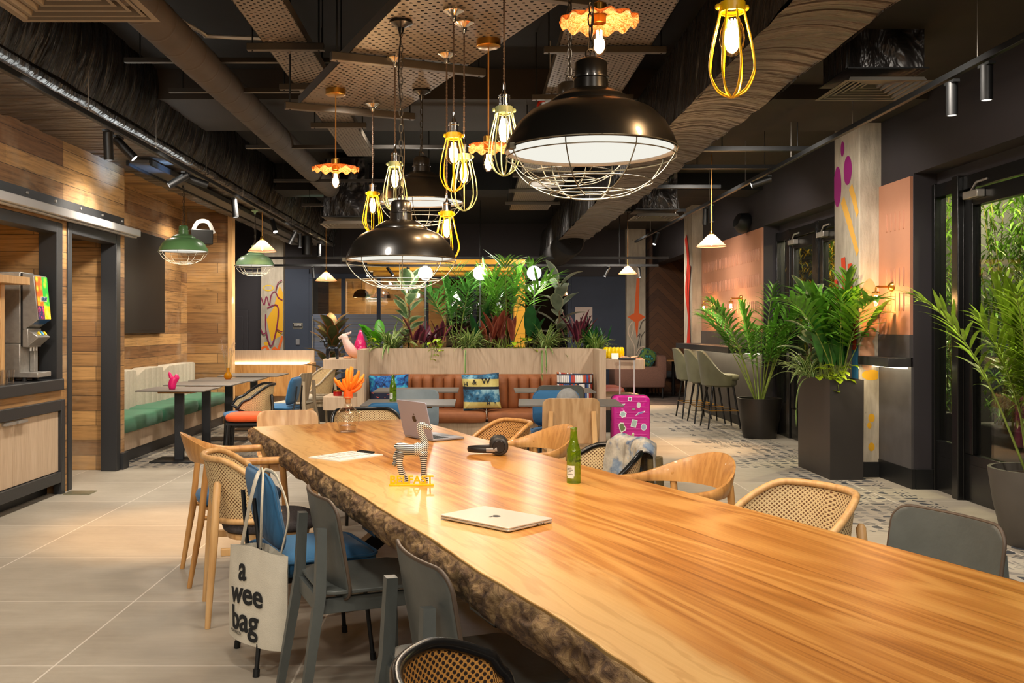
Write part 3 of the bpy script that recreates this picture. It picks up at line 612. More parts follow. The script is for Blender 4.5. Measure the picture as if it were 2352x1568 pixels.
# sprinkler pipes, cross rails
for i, (y, z, x0, x1) in enumerate(((5.2, 3.28, 1.75, 3.2), (8.9, 3.05, 1.8, 3.1), (9.9, 3.05, 1.8, 3.1), (11.3, 3.05, 1.8, 2.9), (13.6, 3.05, 1.8, 3.0))):
    t = T('ceiling_rail', ('black ceiling rail beside the near square diffuser', 'black ceiling rail behind the near square diffuser', 'second black rail behind the near square diffuser', 'third black rail behind the near square diffuser', 'farthest black rail right of the wrapped duct')[i], 'rail', (0, y, z))
    MB().b2((x0, -.03, -.02), (x1, .03, .02)).build('bar', M_black, t)
    [MB().cyl((x, 0, 0), (x, 0, 3.55 - z), .005, 6).build('hanger_rod', M_black, t) for x in (x0 + .5, x1 - .1)]
for i, (y, z, x0, x1) in enumerate(((6.3, 3.15, -2.3, -.9), (6.9, 3.1, -2.2, -1.0), (8.8, 3.05, -2.1, .3), (10.5, 3.0, -2.2, -.4), (12.2, 2.95, -2.2, -.2))):
    t = T('ceiling_rail', ('first dark rail crossing under the spiral duct', 'second dark rail crossing under the spiral duct', 'third dark rail crossing under the spiral duct', 'fourth dark rail crossing under the spiral duct', 'last dark rail crossing under the spiral duct')[i], 'rail', (0, y, z))
    MB().b2((x0, -.02, -.015), (x1, .02, .015)).build('bar', mat('rail_grey', '3a352f', .45, .4), t)
    [MB().cyl((x, 0, 0), (x, 0, 3.55 - z), .005, 6).build('hanger_rod', M_black, t) for x in (x0 + .1, x1 - .1)]
for i, (y, z) in enumerate(((16.3, 2.57), (17.2, 2.5))):
    t = T('light_rail', ('upper black lighting rail spanning the far end', 'lower black lighting rail spanning the far end')[i], 'rail', (0, y, z))
    MB().b2((-3.6, -.025, -.02), (3.3, .025, .02)).build('bar', M_black, t)
    for x in (-2.4, -.9, .1, 1.4, 2.6): MB().cyl((x, 0, 0), (x, 0, 3.55 - z), .006, 6).build('hanger_rod', M_black, t)
t = T('sprinkler_pipe', 'bent silver sprinkler pipe beside the narrow tray', 'pipe', (0, 0, 0))
MB().tube(spline([(-1.98, 5.2, 3.28), (-1.75, 6.1, 3.28), (-1.72, 6.2, 3.28), (-1.3, 6.25, 3.28)], 5), .014, 8).build('pipe', M_galv, t)
t = T('sprinkler_valve', 'red sprinkler valve behind the largest black pendant', 'valve', (.55, 7.2, 3.05))
MB().tube(spline([(-.02, 0, .05), (-.06, 0, .04), (-.07, 0, 0), (-.03, 0, -.03), (.0, 0, -.03)], 5), .012, 8).build('red_collar', mat('valve_red', 'b8301f', .4), t)
MB().cyl((-.05, 0, -.02), (.1, 0, -.02), .014, 8).cyl((.02, 0, -.02), (.02, 0, .5), .006, 6).build('pipe', M_galv, t)
t = T('linear_diffuser', 'long grey linear grille under the left wrapped duct beyond the green pendant', 'air vent', (-3.08, 13.2, 2.9))
MB().b2((-.09, -4.4, 0), (.09, 4.4, .03)).build('grille', mat('grille_grey', '4c4b49', .5, .3), t)
for q in (-.11, .11): MB().b2((q - .012, -4.4, -.02), (q + .012, 4.4, .03)).build('edge_rail', M_black, t)
t = T('batten_light', 'short white batten light seen through the largest pendant cage', 'light', (.66, 9.0, 2.73))
MB().b2((-.13, -.03, -.02), (.13, .03, .03)).build('body', M_white, t, bev=.01)
# ---- lighting tracks and spotlights
def track(label, x, z, y0, y1, wires, led=False):
    t = T('light_track', label, 'light track', (x, 0, z))
    MB().b2((-.018, y0, -.02), (.018, y1, .02)).build('rail', M_black, t, bev=.003)
    for y in wires: MB().cyl((0, y, 0), (0, y, 3.55 - z), .003, 5).build('suspension_wire', M_steel, t)
    if led: MB().b2((-.06, y0 + 1, .03), (-.045, 9.2, .04)).build('led_strip', emit('led_white', (.95, 1, .98), 9), t)
    return t
track('black light track along the left wrapped duct', -2.66, 2.86, 1.5, 17, (3.9, 5.2, 6.6, 8, 9.5, 11, 12.5, 14, 15.5), True)
track('long black light track in front of the windows', 2.94, 2.95, 1.5, 17.5, (5.6, 7.45, 8.9, 10.4, 12, 14, 16))
SPOTS = []
def spotlight(label, p, aim, r=.034, L=.17, grp='track spotlights'):
    t = T('track_spotlight', label, 'spotlight', p, 0, grp)
    a = V(aim).normalized(); q = a.to_track_quat('Z', 'Y').to_matrix().to_4x4(); q.translation = (0, 0, -.06)
    MB().b2((-.02, -.06, -.035), (.02, .06, -.018)).cyl((0, 0, -.03), (0, 0, -.08), .008, 8).build('adapter', M_black, t)
    MB().lathe([(.001, -.03), (r, -.03), (r, L), (r * .82, L), (r * .8, L - .02)], 18, M=q).build('can', M_black, t)
    MB().lathe([(.001, L - .012), (r * .8, L - .012)], 18, M=q).build('lens', M_spot, t)
    SPOTS.append((V(p) + q.to_3x3() @ V((0, 0, L + .02)) + V((0, 0, -.06)), a))
SL = [((-2.66, 6.95, 2.84), (0, .1, -1), 'upright black spotlight at the near end of the left track'), ((-2.66, 7.15, 2.84), (.75, .1, -.8), 'tilted black spotlight beside the upright one on the left track'),
      ((-2.66, 8.8, 2.84), (-.8, -.3, -.55), 'glaring tilted spotlight above the green pendant'), ((-2.66, 8.95, 2.84), (.9, .3, -.3), 'spotlight crossed behind the glaring one'),
      ((-2.66, 10.6, 2.84), (.1, 0, -1), 'black spotlight hanging over the second dining table'), ((-2.66, 12.6, 2.84), (.4, -.5, -1), 'bright blue-lit spotlight above the glass cone pendant'),
      ((-2.66, 14.2, 2.84), (-.5, -.1, -1), 'tilted far spotlight on the left track'), ((-2.66, 14.6, 2.84), (0, 0, -1), 'straight far spotlight on the left track'), ((-2.66, 16.4, 2.84), (0, 0, -1), 'last straight spotlight on the left track'),
      ((2.94, 5.9, 2.93), (0, 0, -1), 'lower of the two black spotlights before the painted column'), ((2.94, 5.5, 2.93), (0, 0, -1), 'upper black spotlight nearest the camera on the window track'),
      ((2.94, 11.9, 2.93), (.05, 0, -1), 'black spotlight above the bar stool cone pendant'), ((2.94, 12.2, 2.93), (0, .1, -1), 'twin black spotlight right above the cone pendant'), ((2.94, 9.6, 2.93), (-.9, .1, -.3), 'sideways spotlight on the window track'),
      ((2.94, 15.4, 2.93), (-.4, -.3, -1), 'far spotlight near the chevron wall')]
for p, a, l in SL: spotlight(l, p, a)
FL = [((-1.95, 17.2, 2.5), (.3, -.6, -1)), ((-1.55, 17.2, 2.5), (.7, -.3, -.9)), ((-1.2, 17.2, 2.5), (-.6, -.2, -1)), ((2.4, 17.2, 2.5), (-.5, -.2, -1)), ((2.95, 17.2, 2.5), (.1, -.2, -1)), ((-2.9, 17.2, 2.5), (.1, 0, -1))]
for i, (p, a) in enumerate(FL): spotlight(('far rail spotlight above the balloon table', 'far rail spotlight tilted right over the planter end', 'far rail spotlight tilted left beside the glass cone', 'far rail spotlight over the navy wall', 'far rail spotlight by the star column', 'far rail spotlight at the graffiti column')[i].replace('the balloon table', 'the shelf figurines'), p, a, .028, .16, 'far rail spotlights')
t = T('ceiling_cylinder', 'wide black cylinder downlight hanging from the left track', 'downlight', (-2.66, 15.2, 2.84))
MB().lathe([(.001, 0), (.075, 0), (.08, -.02), (.08, -.3), (.07, -.3), (.068, -.28), (.001, -.28)], 24).build('can', M_black, t)
for i, p in enumerate(((-3.8, 7.0, 2.266), (-3.95, 8.75, 2.236), (-3.75, 12.9, 3.098))):
    t = T('recessed_downlight', ('round recessed downlight over the drinks counter', 'round recessed downlight inside the boarded doorway', 'round recessed downlight in the boarded alcove ceiling')[i], 'downlight', p)
    MB().lathe([(.0, -.002), (.045, -.002)], 18).build('lens', emit('down_lens', (1, .95, .86), 18), t)
    MB().lathe([(.045, -.004), (.058, -.006), (.06, 0)], 18).build('ring', M_white, t)
t = T('wall_speaker', 'black speaker box in the alcove corner behind the green pendant', 'speaker', (-3.75, 13.1, 2.62), .5)
MB().box((0, 0, 0), (.3, .22, .2)).build('cabinet', M_black, t, bev=.01)
MB().tube(spline([(-.12, -.1, .08), (-.05, -.1, .2), (.08, -.1, .2), (.16, -.1, .05)], 5), .03, 6, flat=(.2, 1)).build('bracket', M_galv, t)
t = T('wall_speaker', 'black round speaker on the dark wall beside the terracotta panel', 'speaker', (3.7, 13.2, 2.83), .2)
MB().lathe([(.001, -.06), (.14, -.06), (.15, 0), (.1, .1), (.001, .1)], 20, M=Matrix.Rotation(-1.2, 4, 'Y')).build('cabinet', M_black, t)
# ================================================================ lamps
LIGHTS = []   # (kind, position, energy, colour, radius, extra)
TRZ = 2.72
def chain(mb, z0, z1):
    n = int((z1 - z0) / .034)
    for k in range(n):
        z = z0 + (k + .5) * (z1 - z0) / n; a = k % 2 * pi / 2
        pts = [(cos(a) * .0085 * cos(q), sin(a) * .0085 * cos(q), z + .021 * sin(q)) for q in [2 * pi * i / 10 for i in range(10)]]
        mb.tube(pts, .0022, 4, True, up=(-sin(a), cos(a), 0))
def rose(mb, z, r=.05): mb.lathe([(.001, z), (r, z), (r, z - .012), (r * .8, z - .016), (r * .3, z - .03), (.01, z - .05), (.006, z - .055), (.001, z - .055)], 20)
def pendant(label, p, mshade, ztop, grp, sc=1.0, mrose=None, mw=None, energy=22, first=[None]):
    t = T('caged_pendant', label, 'pendant lamp', p, random.uniform(0, 1), grp)
    S = [(.236, 0), (.239, .004), (.236, .012), (.226, .037), (.205, .075), (.172, .108), (.138, .124), (.116, .131), (.113, .141), (.1, .15), (.07, .167), (.049, .171), (.047, .2), (.051, .202), (.051, .206), (.045, .209), (.045, .246), (.032, .257), (.001, .258)]
    I = [(.236, 0), (.228, .004), (.215, .045), (.19, .075), (.15, .1), (.001, .105)]
    MB().lathe([(r * sc, z * sc) for r, z in S], 48).build('shade', mshade, t, ang=50)
    MB().lathe([(r * sc, z * sc) for r, z in I], 40).build('reflector', M_white, t, ang=60)
    MB().lathe([(.229 * sc, .008 * sc), (.12 * sc, .006 * sc), (.001, .005 * sc)], 40).build('diffuser', M_lampw, t)
    C = [(.236, 0), (.232, -.018), (.2, -.062), (.155, -.095), (.1, -.117), (.056, -.124)]; cg = MB()
    for k in range(8):
        a = 2 * pi * k / 8
        cg.tube(spline([(r * sc * cos(a), r * sc * sin(a), z * sc) for r, z in C], 3), .0018, 5)
    for r, z in ((.238, .004), (.234, -.016), (.17, -.086), (.112, -.114), (.056, -.124)):
        cg.tube([(r * sc * cos(q), r * sc * sin(q), z * sc) for q in [2 * pi * i / 40 for i in range(40)]], .0018, 5, True)
    cg.box((-.242 * sc, 0, 0), (.018, .022, .016)); cg.build('cage', mw or M_wire, t)
    ch = MB(); ch.tube([(.016 * cos(q), 0, .27 * sc + .016 * sin(q)) for q in [2 * pi * i / 14 for i in range(14)]], .003, 5, True, up=(0, 1, 0))
    chain(ch, .28 * sc, ztop - p[2]); ch.tube(spline([(0, .006, .26), (.014, .01, .5), (-.01, .004, .8), (.005, 0, ztop - p[2])] if ztop - p[2] > .6 else [(0, .004, .26), (0, 0, ztop - p[2])], 6), .003, 5)
    ch.build('chain', mat('dark_chain', '4a443c', .35, .8), t)
    r = MB(); rose(r, ztop - p[2]); r.build('ceiling_rose', mrose or M_blackg, t)
    LIGHTS.append(('disk', V(p) + V((0, 0, -.002)), energy, (1, .86, .68), .2 * sc, None))
pendant('largest black caged pendant, nearest above the long table', (.3216, 2.65, 1.882), M_blackp, TRZ, 'black caged pendants', energy=16)
pendant('black caged pendant mostly hidden behind the largest one', (.357, 3.6, 2.06), M_blackp, TRZ, 'black caged pendants', energy=12)
pendant('low black caged pendant in front of the planter palms', (-.318, 4.14, 1.688), M_blackp, TRZ, 'black caged pendants', energy=16)
pendant('black caged pendant among the yellow bulb cages', (-.296, 5.34, 2.09), M_blackp, TRZ, 'black caged pendants', energy=14)
pendant('green caged pendant before the boarded wall and television', (-3.1, 10.2, 2.2), M_greenp, 2.93, 'green caged pendants', 1.08, energy=24)
pendant('smaller looking pale green caged pendant under the glass cone', (-2.89, 12.6, 2.2), M_greenp2, 2.93, 'green caged pendants', 1.06, M_greenp2, energy=24)
def bulb(t, z, en=3.0, world=None, sc=1.0):
    MB().lathe([(.013 * sc, z), (.014 * sc, z - .012 * sc), (.029 * sc, z - .055 * sc), (.032 * sc, z - .078 * sc), (.028 * sc, z - .1 * sc), (.012 * sc, z - .118 * sc), (.001, z - .122 * sc)], 20).build('bulb', M_bulbg, t, ang=80)
    m = MB()
    for k in range(6):
        a = pi / 3 * k; m.cyl((.009 * sc * cos(a), .009 * sc * sin(a), z - .028 * sc), (.011 * sc * cos(a), .011 * sc * sin(a), z - .088 * sc), .0019 * sc, 5)
    m.build('filament', M_bulb, t)
    LIGHTS.append(('pt', V(world) + V((0, 0, z - .06)), en, (1, .66, .36), .025, None))
def cage_lamp(label, p, mcol, ztop, grp, w=.058, L=.235, en=3.0, mrose=M_chrome):
    t = T('bulb_cage_lamp', label, 'pendant lamp', p, random.uniform(0, 1), grp); cg = MB()
    C = [(.03, 0), (.036, -.03), (.05, -.09), (w, -.145), (w * .95, -.175), (w * .62, -.212), (.006, -.23)]
    for k in range(8):
        a = 2 * pi * k / 8; cg.tube(spline([(r * cos(a), r * sin(a), z * L / .235) for r, z in C], 4), .0024, 6)
    cg.lathe([(.027, -.01), (.032, -.01), (.032, .014), (.027, .014)], 18); cg.ball((.036, 0, .003), .008, 8, 6); cg.ball((-.036, 0, .003), .008, 8, 6); cg.build('cage', mcol, t)
    MB().lathe([(.024, 0), (.024, .02), (.02, .022), (.02, .045), (.022, .047), (.022, .055), (.012, .06), (.006, .075), (.006, .1), (.001, .1)], 16).build('socket', M_chrome, t)
    c = MB(); zz = ztop - p[2]
    for ph in (0, pi): c.tube([(.0028 * cos(q * 9 + ph), .0028 * sin(q * 9 + ph), .09 + (zz - .14) * q / 12) for q in [i * .25 for i in range(49)]], .0026, 4)
    c.build('cord', M_cord, t)
    r = MB(); rose(r, zz, .045); r.build('ceiling_rose', mrose, t)
    bulb(t, -.0, en, p, .98)
G1 = 'wire bulb cages over the long table'
cage_lamp('small yellow bulb cage hanging lowest on the left of the cluster', (-.6, 5.64, 2.18), M_yel, TRZ, G1)
cage_lamp('pale green bulb cage in front of the rear black pendant', (-.389, 4.68, 2.19), M_pgreen, TRZ, G1)
cage_lamp('yellow bulb cage half hidden behind the low black pendant', (-.134, 4.61, 1.94), M_yel, TRZ, G1, .064)
cage_lamp('yellow bulb cage overlapping a pale green one', (-.087, 3.98, 2.19), M_yel, TRZ, G1, .056)
cage_lamp('pale green bulb cage behind the overlapping yellow one', (-.045, 4.137, 2.13), M_pgreen, TRZ, G1, .056)
cage_lamp('pale green bulb cage beside the largest black pendant', (.105, 3.4, 2.165), M_pgreen, TRZ, G1, .056)
cage_lamp('big yellow bulb cage on its own in front of the wrapped duct', (.64, 2.38, 2.19), M_yel, TRZ, G1, .058, .225)
m_, t_ = NM('amber_glass'); nn_ = NZ(t_, CO(t_, sc=(1, 1, 1)), 60, 5, .7, 3)
cc_ = RP(t_, nn_, [(.42, hx('c87428')), (.56, hx('ffd6a0'))])
OUT(t_, nd(t_, 'MixShader', {0: .75, 1: BS(t_, col=cc_, rough=.15), 2: nd(t_, 'BsdfTranslucent', {0: cc_})})); M_amber = m_
def ruffle_lamp(label, p, ztop, r=.13, en=3.0):
    t = T('ruffled_glass_lamp', label, 'pendant lamp', p, random.uniform(0, 1), 'ruffled amber glass lamps')
    def f(u, v):
        a = 2 * pi * u; q = lerp(.12, 1, v); w = sin(13 * a) * .0085 * q ** 3 * (r / .12)
        return ((r * q + w * .15) * cos(a), (r * q + w * .15) * sin(a), .0 - .026 * q ** 2.2 + w)
    MB().slab(f, 120, 8, .004).build('shade', M_amber, t, ang=80)
    MB().lathe([(.02, -.03), (.022, -.028), (.022, .0), (.024, .002), (.024, .03), (.02, .034), (.001, .036)], 16).build('socket', M_brass, t)
    MB().cyl((0, 0, .03), (0, 0, ztop - p[2]), .0035, 6).build('cord', mat('gold_cord', 'b5803a', .5), t)
    z = ztop - p[2]; MB().lathe([(.001, z), (.056, z), (.056, z - .03), (.05, z - .034), (.008, z - .036), (.001, z - .036)], 24).build('ceiling_rose', M_brass, t)
    bulb(t, -.028, en, p, .85)
ruffle_lamp('ruffled amber glass lamp at the far left of the cluster', (-.773, 5.33, 2.3), TRZ)
ruffle_lamp('ruffled amber glass lamp behind the pale green cage', (.064, 4.413, 2.245), TRZ, .115)
ruffle_lamp('ruffled amber glass lamp high above the largest black pendant', (.393, 3.02, 2.385), TRZ, .125)
m_, t_ = NM('ribbed_glass'); w_ = MA(t_, 'SINE', MA(t_, 'MULTIPLY', nd(t_, 'SeparateXYZ', {0: CO(t_, True)}).outputs[0], 260))
OUT(t_, nd(t_, 'MixShader', {0: .55, 1: nd(t_, 'BsdfTransparent', {0: (1, .95, .9, 1)}), 2: nd(t_, 'MixShader', {0: .5, 1: BS(t_, col=hx('e8c3ae'), rough=.15, n=BU(t_, w_, .5, .004)), 2: nd(t_, 'BsdfTranslucent', {0: (1, .85, .75, 1)})})})); M_rib = m_
def cone_lamp(label, p, ztop, r=.175, en=2.6):
    t = T('glass_cone_lamp', label, 'pendant lamp', p, 0, 'ribbed glass cone lamps')
    MB().grid(lambda u, v: (lerp(.03, r, v) * cos(2 * pi * u), lerp(.03, r, v) * sin(2 * pi * u), lerp(.14, 0, v)), 48, 3, lambda u, v: (u, v)).build('shade', M_rib, t, ang=80)
    MB().tube([(r * cos(q), r * sin(q), 0) for q in [2 * pi * i / 40 for i in range(40)]], .004, 5, True).build('rim', mat('rose_glass_rim', 'e0a98c', .2), t)
    MB().lathe([(.024, .1), (.03, .14), (.024, .17), (.012, .19), (.001, .19)], 14).build('socket', M_brass, t)
    MB().cyl((0, 0, .18), (0, 0, ztop - p[2]), .004, 5).build('cord', mat('gold_cord', 'b5803a', .5), t)
    bulb(t, .1, en, p, .8)
cone_lamp('glass cone lamp overlapping the pale green pendant', (-2.66, 12.0, 2.345), 2.9)
cone_lamp('glass cone lamp hanging alone before the far glazing', (-2.45, 15.8, 2.16), 3.5)
cone_lamp('glass cone lamp above the olive bar stools', (2.77, 11.2, 2.34), 3.42, .172)
cone_lamp('glass cone lamp in front of the star column', (2.75, 17.2, 2.35), 3.5, .165)
for i, x in enumerate((-.586, .066, .71)):
    t = T('globe_lamp', ('white globe lamp on a post behind the low black pendant', 'white globe lamp on a post between the two planter palms', 'white globe lamp on a post right of the yellow portal')[i], 'lamp', (x, 11.42, 1.06), 0, 'globe lamps in the planter')
    MB().cyl((0, 0, 0), (0, 0, .9), .011, 10).lathe([(.011, .88), (.028, .89), (.028, .905), (.001, .905)], 14).build('post', mat('post_grey', '6d7074', .35, .6), t)
    MB().ball((0, 0, .98), .085, 24, 16).build('globe', emit('globe_white', (1, .95, .92), 3.5), t)
    LIGHTS.append(('pt', V((x, 11.32, 2.04)), 6, (1, .9, .8), .09, None))
def wall_lamp(label, p):
    t = T('wall_lamp', label, 'wall lamp', p, 0, 'bulkhead wall lamps')
    MB().lathe([(.001, 0), (.042, 0), (.045, .008), (.03, .03), (.014, .04), (.001, .045)], 18, M=Matrix.Translation((0, 0, 0)) @ Matrix.Rotation(-pi / 2, 4, 'Y')).tube(spline([(-.03, 0, 0), (-.1, 0, .0), (-.14, 0, .0), (-.15, 0, -.02), (-.15, 0, -.05)], 4), .009, 8).lathe([(.03, -.06), (.034, -.06), (.034, -.045), (.012, -.04), (.001, -.04)], 16, (-.15, 0, 0)).build('bracket', M_brass, t)
    MB().lathe([(.03, -.06), (.031, -.15), (.022, -.175), (.001, -.182)], 16, (-.15, 0, 0)).build('jar', M_bulbg, t, ang=80)
    MB().lathe([(.001, -.075), (.016, -.08), (.018, -.13), (.001, -.15)], 12, (-.15, 0, 0)).build('bulb', emit('amber_bulb', (1, .6, .22), 14), t)
    LIGHTS.append(('pt', V(p) + V((-.15, 0, -.12)), 7, (1, .55, .22), .03, None))
wall_lamp('amber jar wall lamp beside the painted column', (3.762, 8.62, 1.76)); wall_lamp('far amber jar wall lamp next to the plain concrete column', (3.762, 15.1, 1.8)); wall_lamp('amber jar wall lamp half hidden by the potted palm', (3.762, 13.5, 1.8))
# ================================================================ left wall fittings
t = T('sliding_door_rail', 'galvanised sliding door rail on a bolted black plate', 'rail', (-3.48, 0, 2.34))
MB().b2((0, 3, .02), (.02, 9.46, .13)).build('plate', M_blk2, t)
MB().b2((.02, 3, -.04), (.13, 9.62, .03)).b2((.05, 3, -.055), (.1, 9.6, -.04)).build('track', M_galv, t, bev=.008)
for k in range(9): MB().lathe([(.001, .014), (.011, .012), (.013, 0)], 10, M=TR(.02, 5.4 + k * .5, .095) @ Matrix.Rotation(pi / 2, 4, 'Y')).build('bolt', M_steel, t)
t = T('television', 'large black television recessed in the boarded alcove wall', 'television', (-4.135, 11.75, 1.94))
MB().b2((-.0, -.85, -.62), (.06, .85, .62)).build('housing', M_black, t, bev=.006)
MB().b2((.06, -.81, -.58), (.064, .7, .58)).build('screen', mat('tv_screen', '101113', .5), t)
# counter: shelving, dispenser, glasses, cabinet
t = T('shelf_unit', 'pale oak shelving unit standing on the dark counter', 'shelf', (-3.9, 7.2, .966))
MB().b2((-.3, -1.2, .76), (.42, .3, .82)).build('top_board', M_oakl, t, bev=.003)
MB().b2((-.3, .04, 0), (.32, .1, .76)).build('upright', M_oakl, t, bev=.003)
MB().b2((-.3, -1.2, .46), (.32, .04, .5)).build('shelf', M_oakl, t, bev=.003)
MB().b2((-.3, -1.2, 0), (-.28, .04, .8)).build('back_board', M_oakl, t)
dm, t_ = NM('fruit_print'); sp_ = nd(t_, 'SeparateXYZ', {0: CO(t_)}); vo_ = nd(t_, 'TexVoronoi', {'Vector': CO(t_), 'Scale': 42}); rr_ = nd(t_, 'TexVoronoi', {'Vector': CO(t_), 'Scale': 17})
lft = MA(t_, 'LESS_THAN', sp_.outputs[1], .0); up = MA(t_, 'GREATER_THAN', sp_.outputs[2], .6)
a_ = MX(t_, lft, RP(t_, rr_.outputs[0], [(.1, hx('a6d92a')), (.6, hx('1f9b2e'))]), RP(t_, rr_.outputs[0], [(.1, hx('ffd23a')), (.35, hx('f28a1a')), (.6, hx('d8501a'))]))
b_ = MX(t_, lft, RP(t_, rr_.outputs[0], [(.1, hx('ffe34a')), (.6, hx('e0a800'))]), RP(t_, vo_.outputs[0], [(.1, hx('e05a7a')), (.35, hx('c01f45')), (.5, hx('2a2350'))]))
OUT(t_, BS(t_, col=MX(t_, up, b_, a_), rough=.3, ec=MX(t_, up, b_, a_), es=.5))
t = T('drinks_dispenser', 'steel juice dispenser with a bright fruit panel on the counter', 'drinks machine', (-3.665, 7.72, .966))
MB().b2((-.2, -.12, .03), (.06, .12, .3)).b2((-.2, -.12, .3), (.06, .12, .87)).build('body', M_steel, t, bev=.008)
MB().b2((.06, -.11, .28), (.075, .11, .86)).build('seam', M_black, t)
MB().prism([(.075, .4), (.2, .49), (.165, .84), (.075, .86)], -.115, .115, Matrix.Rotation(pi / 2, 4, 'X')).b2((.075, -.115, .27), (.12, .115, .42)).build('door', M_steel, t, bev=.004)
fp = MB(); fp.add([(.205, -.105, .495), (.205, .105, .495), (.172, .105, .835), (.172, -.105, .835)], [(0, 1, 2, 3)]); fp.build('fruit_panel', dm, t)
fp = MB(); fp.add([(.082, -.105, .41), (.082, .105, .41), (.203, .105, .488), (.203, -.105, .488)], [(0, 1, 2, 3)]); fp.build('blue_panel', mat('panel_blue', '1d4f86', .3), t)
MB().prism([(.12, .28), (.2, .35), (.13, .4), (.08, .4), (.08, .28)], -.11, .11, Matrix.Rotation(pi / 2, 4, 'X')).build('nozzle_block', M_steel, t, bev=.004)
for k, c in enumerate(('e8c51a', '3f9fd0', 'e8c51a')): MB().lathe([(.018, 0), (.018, .012), (.001, .014)], 14, M=TR(.165, -.03 + k * .05, .375) @ Matrix.Rotation(.9, 4, 'Y')).build('button', mat('button_' + c, c, .35), t)
for k in range(3): MB().cyl((.11, -.05 + k * .05, .28), (.11, -.05 + k * .05, .24), .008, 8).build('nozzle', M_white, t)
MB().b2((.05, -.12, .03), (.2, .12, .07)).b2((.06, .04, .07), (.1, .1, .28)).build('drip_tray', M_steel, t, bev=.004)
for k in (-.1, .08):
    for q in (-.09, .09): MB().cyl((k, q, 0), (k, q, .03), .02, 10).build('foot', M_rubber, t)
lab = MB().text('FRUIT', .035, Matrix(((0, 0, 1, .2), (1, 0, 0, 0), (0, 1, 0, .655), (0, 0, 0, 1))), .001, .001)
MB().b2((.189, -.05, .635), (.195, .05, .675)).build('label', M_white, t); lab.build('lettering', mat('panel_blue', '1d4f86', .3), t)
k = 0
for i in range(3):
    for j in range(3):
        t = T('drinking_glass', 'clear drinking glass in the cluster at the counter edge', 'glass', (-3.5 - i * .085, 7.02 + j * .095, .966), 0, 'drinking glasses on the counter')
        MB().lathe([(.001, .004), (.03, .004), (.036, .11), (.033, .11), (.028, .01), (.001, .01)], 16).build('tumbler', M_glass, t)
t = T('base_cabinet', 'black framed cabinet with two pale oak doors under the hatch', 'cabinet', (-3.48, 7.4, 0))
MB().b2((-.6, -4, .12), (-.03, .64, .78)).build('carcass', M_blk2, t)
MB().b2((-.04, -4, .7), (.03, .6, .79)).b2((-.04, .6, 0), (.03, .68, .79)).b2((-.04, -4, .1), (.03, .6, .19)).build('frame', M_blk2, t, bev=.004)
for i, (y0, y1) in enumerate(((-.985, -.2), (-.195, .595), (-1.78, -.99))):
    dr = MB().b2((-.03, y0, .195), (.005, y1, .695)).build('door', M_oakv, t, bev=.002)
    y = (y1 - .09 if i == 0 else y0 + .09) if i < 2 else y1 - .09
    MB().b2((.0, y - .075, .668), (.045, y + .075, .688)).build('handle', M_steel, dr)
MB().b2((-.14, -4, 0), (-.1, .62, .1)).build('plinth', M_black, t)
t = T('floor_plate', 'small glass floor guide plate at the foot of the doorway', 'floor guide', (-3.32, 8.06, 0)); MB().box((0, 0, .004), (.22, .16, .008)).build('plate', mat('guide_steel', '8d8a72', .3, .5), t)
# ================================================================ planter bench
t = T('planter_bench', 'pale oak bench with tan leather seat and a long planter behind', 'planter bench', (0, 0, 0))
for x0, x1 in ((-1.3, -1.225), (1.38, 1.455)): MB().b2((x0, 10.6, 0), (x1, 11.7, 1.145)).build('side_panel', M_oakv, t, bev=.003)
MB().b2((-1.225, 11.15, .835), (1.38, 11.19, 1.147)).b2((-1.225, 11.66, .5), (1.38, 11.7, 1.147)).b2((-1.225, 11.15, .8), (1.38, 11.7, .84)).build('planter_trough', M_oakv, t, bev=.002)
MB().grid(lambda u, v: (lerp(-1.22, 1.375, u), lerp(11.19, 11.66, v), 1.1 + .02 * noise.noise((u * 30, v * 5, 0))), 60, 10).build('soil', M_soil, t)
MB().b2((-1.225, 10.68, .08), (1.38, 10.7, .335)).build('seat_front', M_oakv, t); MB().b2((-1.225, 10.74, 0), (1.38, 10.76, .08)).build('plinth', M_black, t)
MB().b2((-1.225, 10.7, .2), (1.38, 11.2, .32)).build('seat_deck', M_oakv, t)
for i, (x0, x1) in enumerate(((-1.22, .135), (.14, 1.375))):
    MB().squad(((x0 + x1) / 2, 10.88, .39), (x1 - x0, .55, .13), .3, .12, 40, 10).build('seat_cushion', M_tan, t, ang=70)
    n = round((x1 - x0) / .125)
    def f(u, v, x0=x0, x1=x1, n=n):
        c = abs(sin(pi * u * n)) ** .45; e = (1 - abs(2 * v - 1) ** 6)
        return (lerp(x0, x1, u), 11.14 - .1 * (.45 + .55 * c) * max(0, e) ** .5 * min(1, 14 * u + .2, 14 * (1 - u) + .2), lerp(.42, .85, v))
    MB().grid(f, n * 10, 14).build('back_cushion', M_tan, t, ang=70)
def end_shelf(label, x0, x1, sgn):
    t = T('end_shelf', label, 'shelf', (0, 0, 0))
    for z0, z1, nm in ((.92, 1.033, 'upper_slab'), (.457, .608, 'lower_slab')):
        o = [(x0, 10.78), (x0, 11.66)] + [(x1 - sgn * .3 * (1 - cos(a)), 11.66 - .3 + .3 * sin(a)) for a in [pi / 2 - k * pi / 16 for k in range(9)]] + [(x1, 10.85)] + [(x1 - sgn * .02, 10.8), (x1 - sgn * .06, 10.78)]
        MB().prism(o if sgn < 0 else o[::-1], z0, z1).build(nm, M_oakv, t, bev=.004)
    MB().b2((x0, 11.6, .1), (x0 + sgn * .1, 11.66, .95)).build('support', M_oakv, t)
end_shelf('left end shelves of the planter bench carrying figurines', -1.3, -1.72, -1); end_shelf('right end shelves of the planter bench carrying the yellow bowl', 1.455, 1.93, 1)
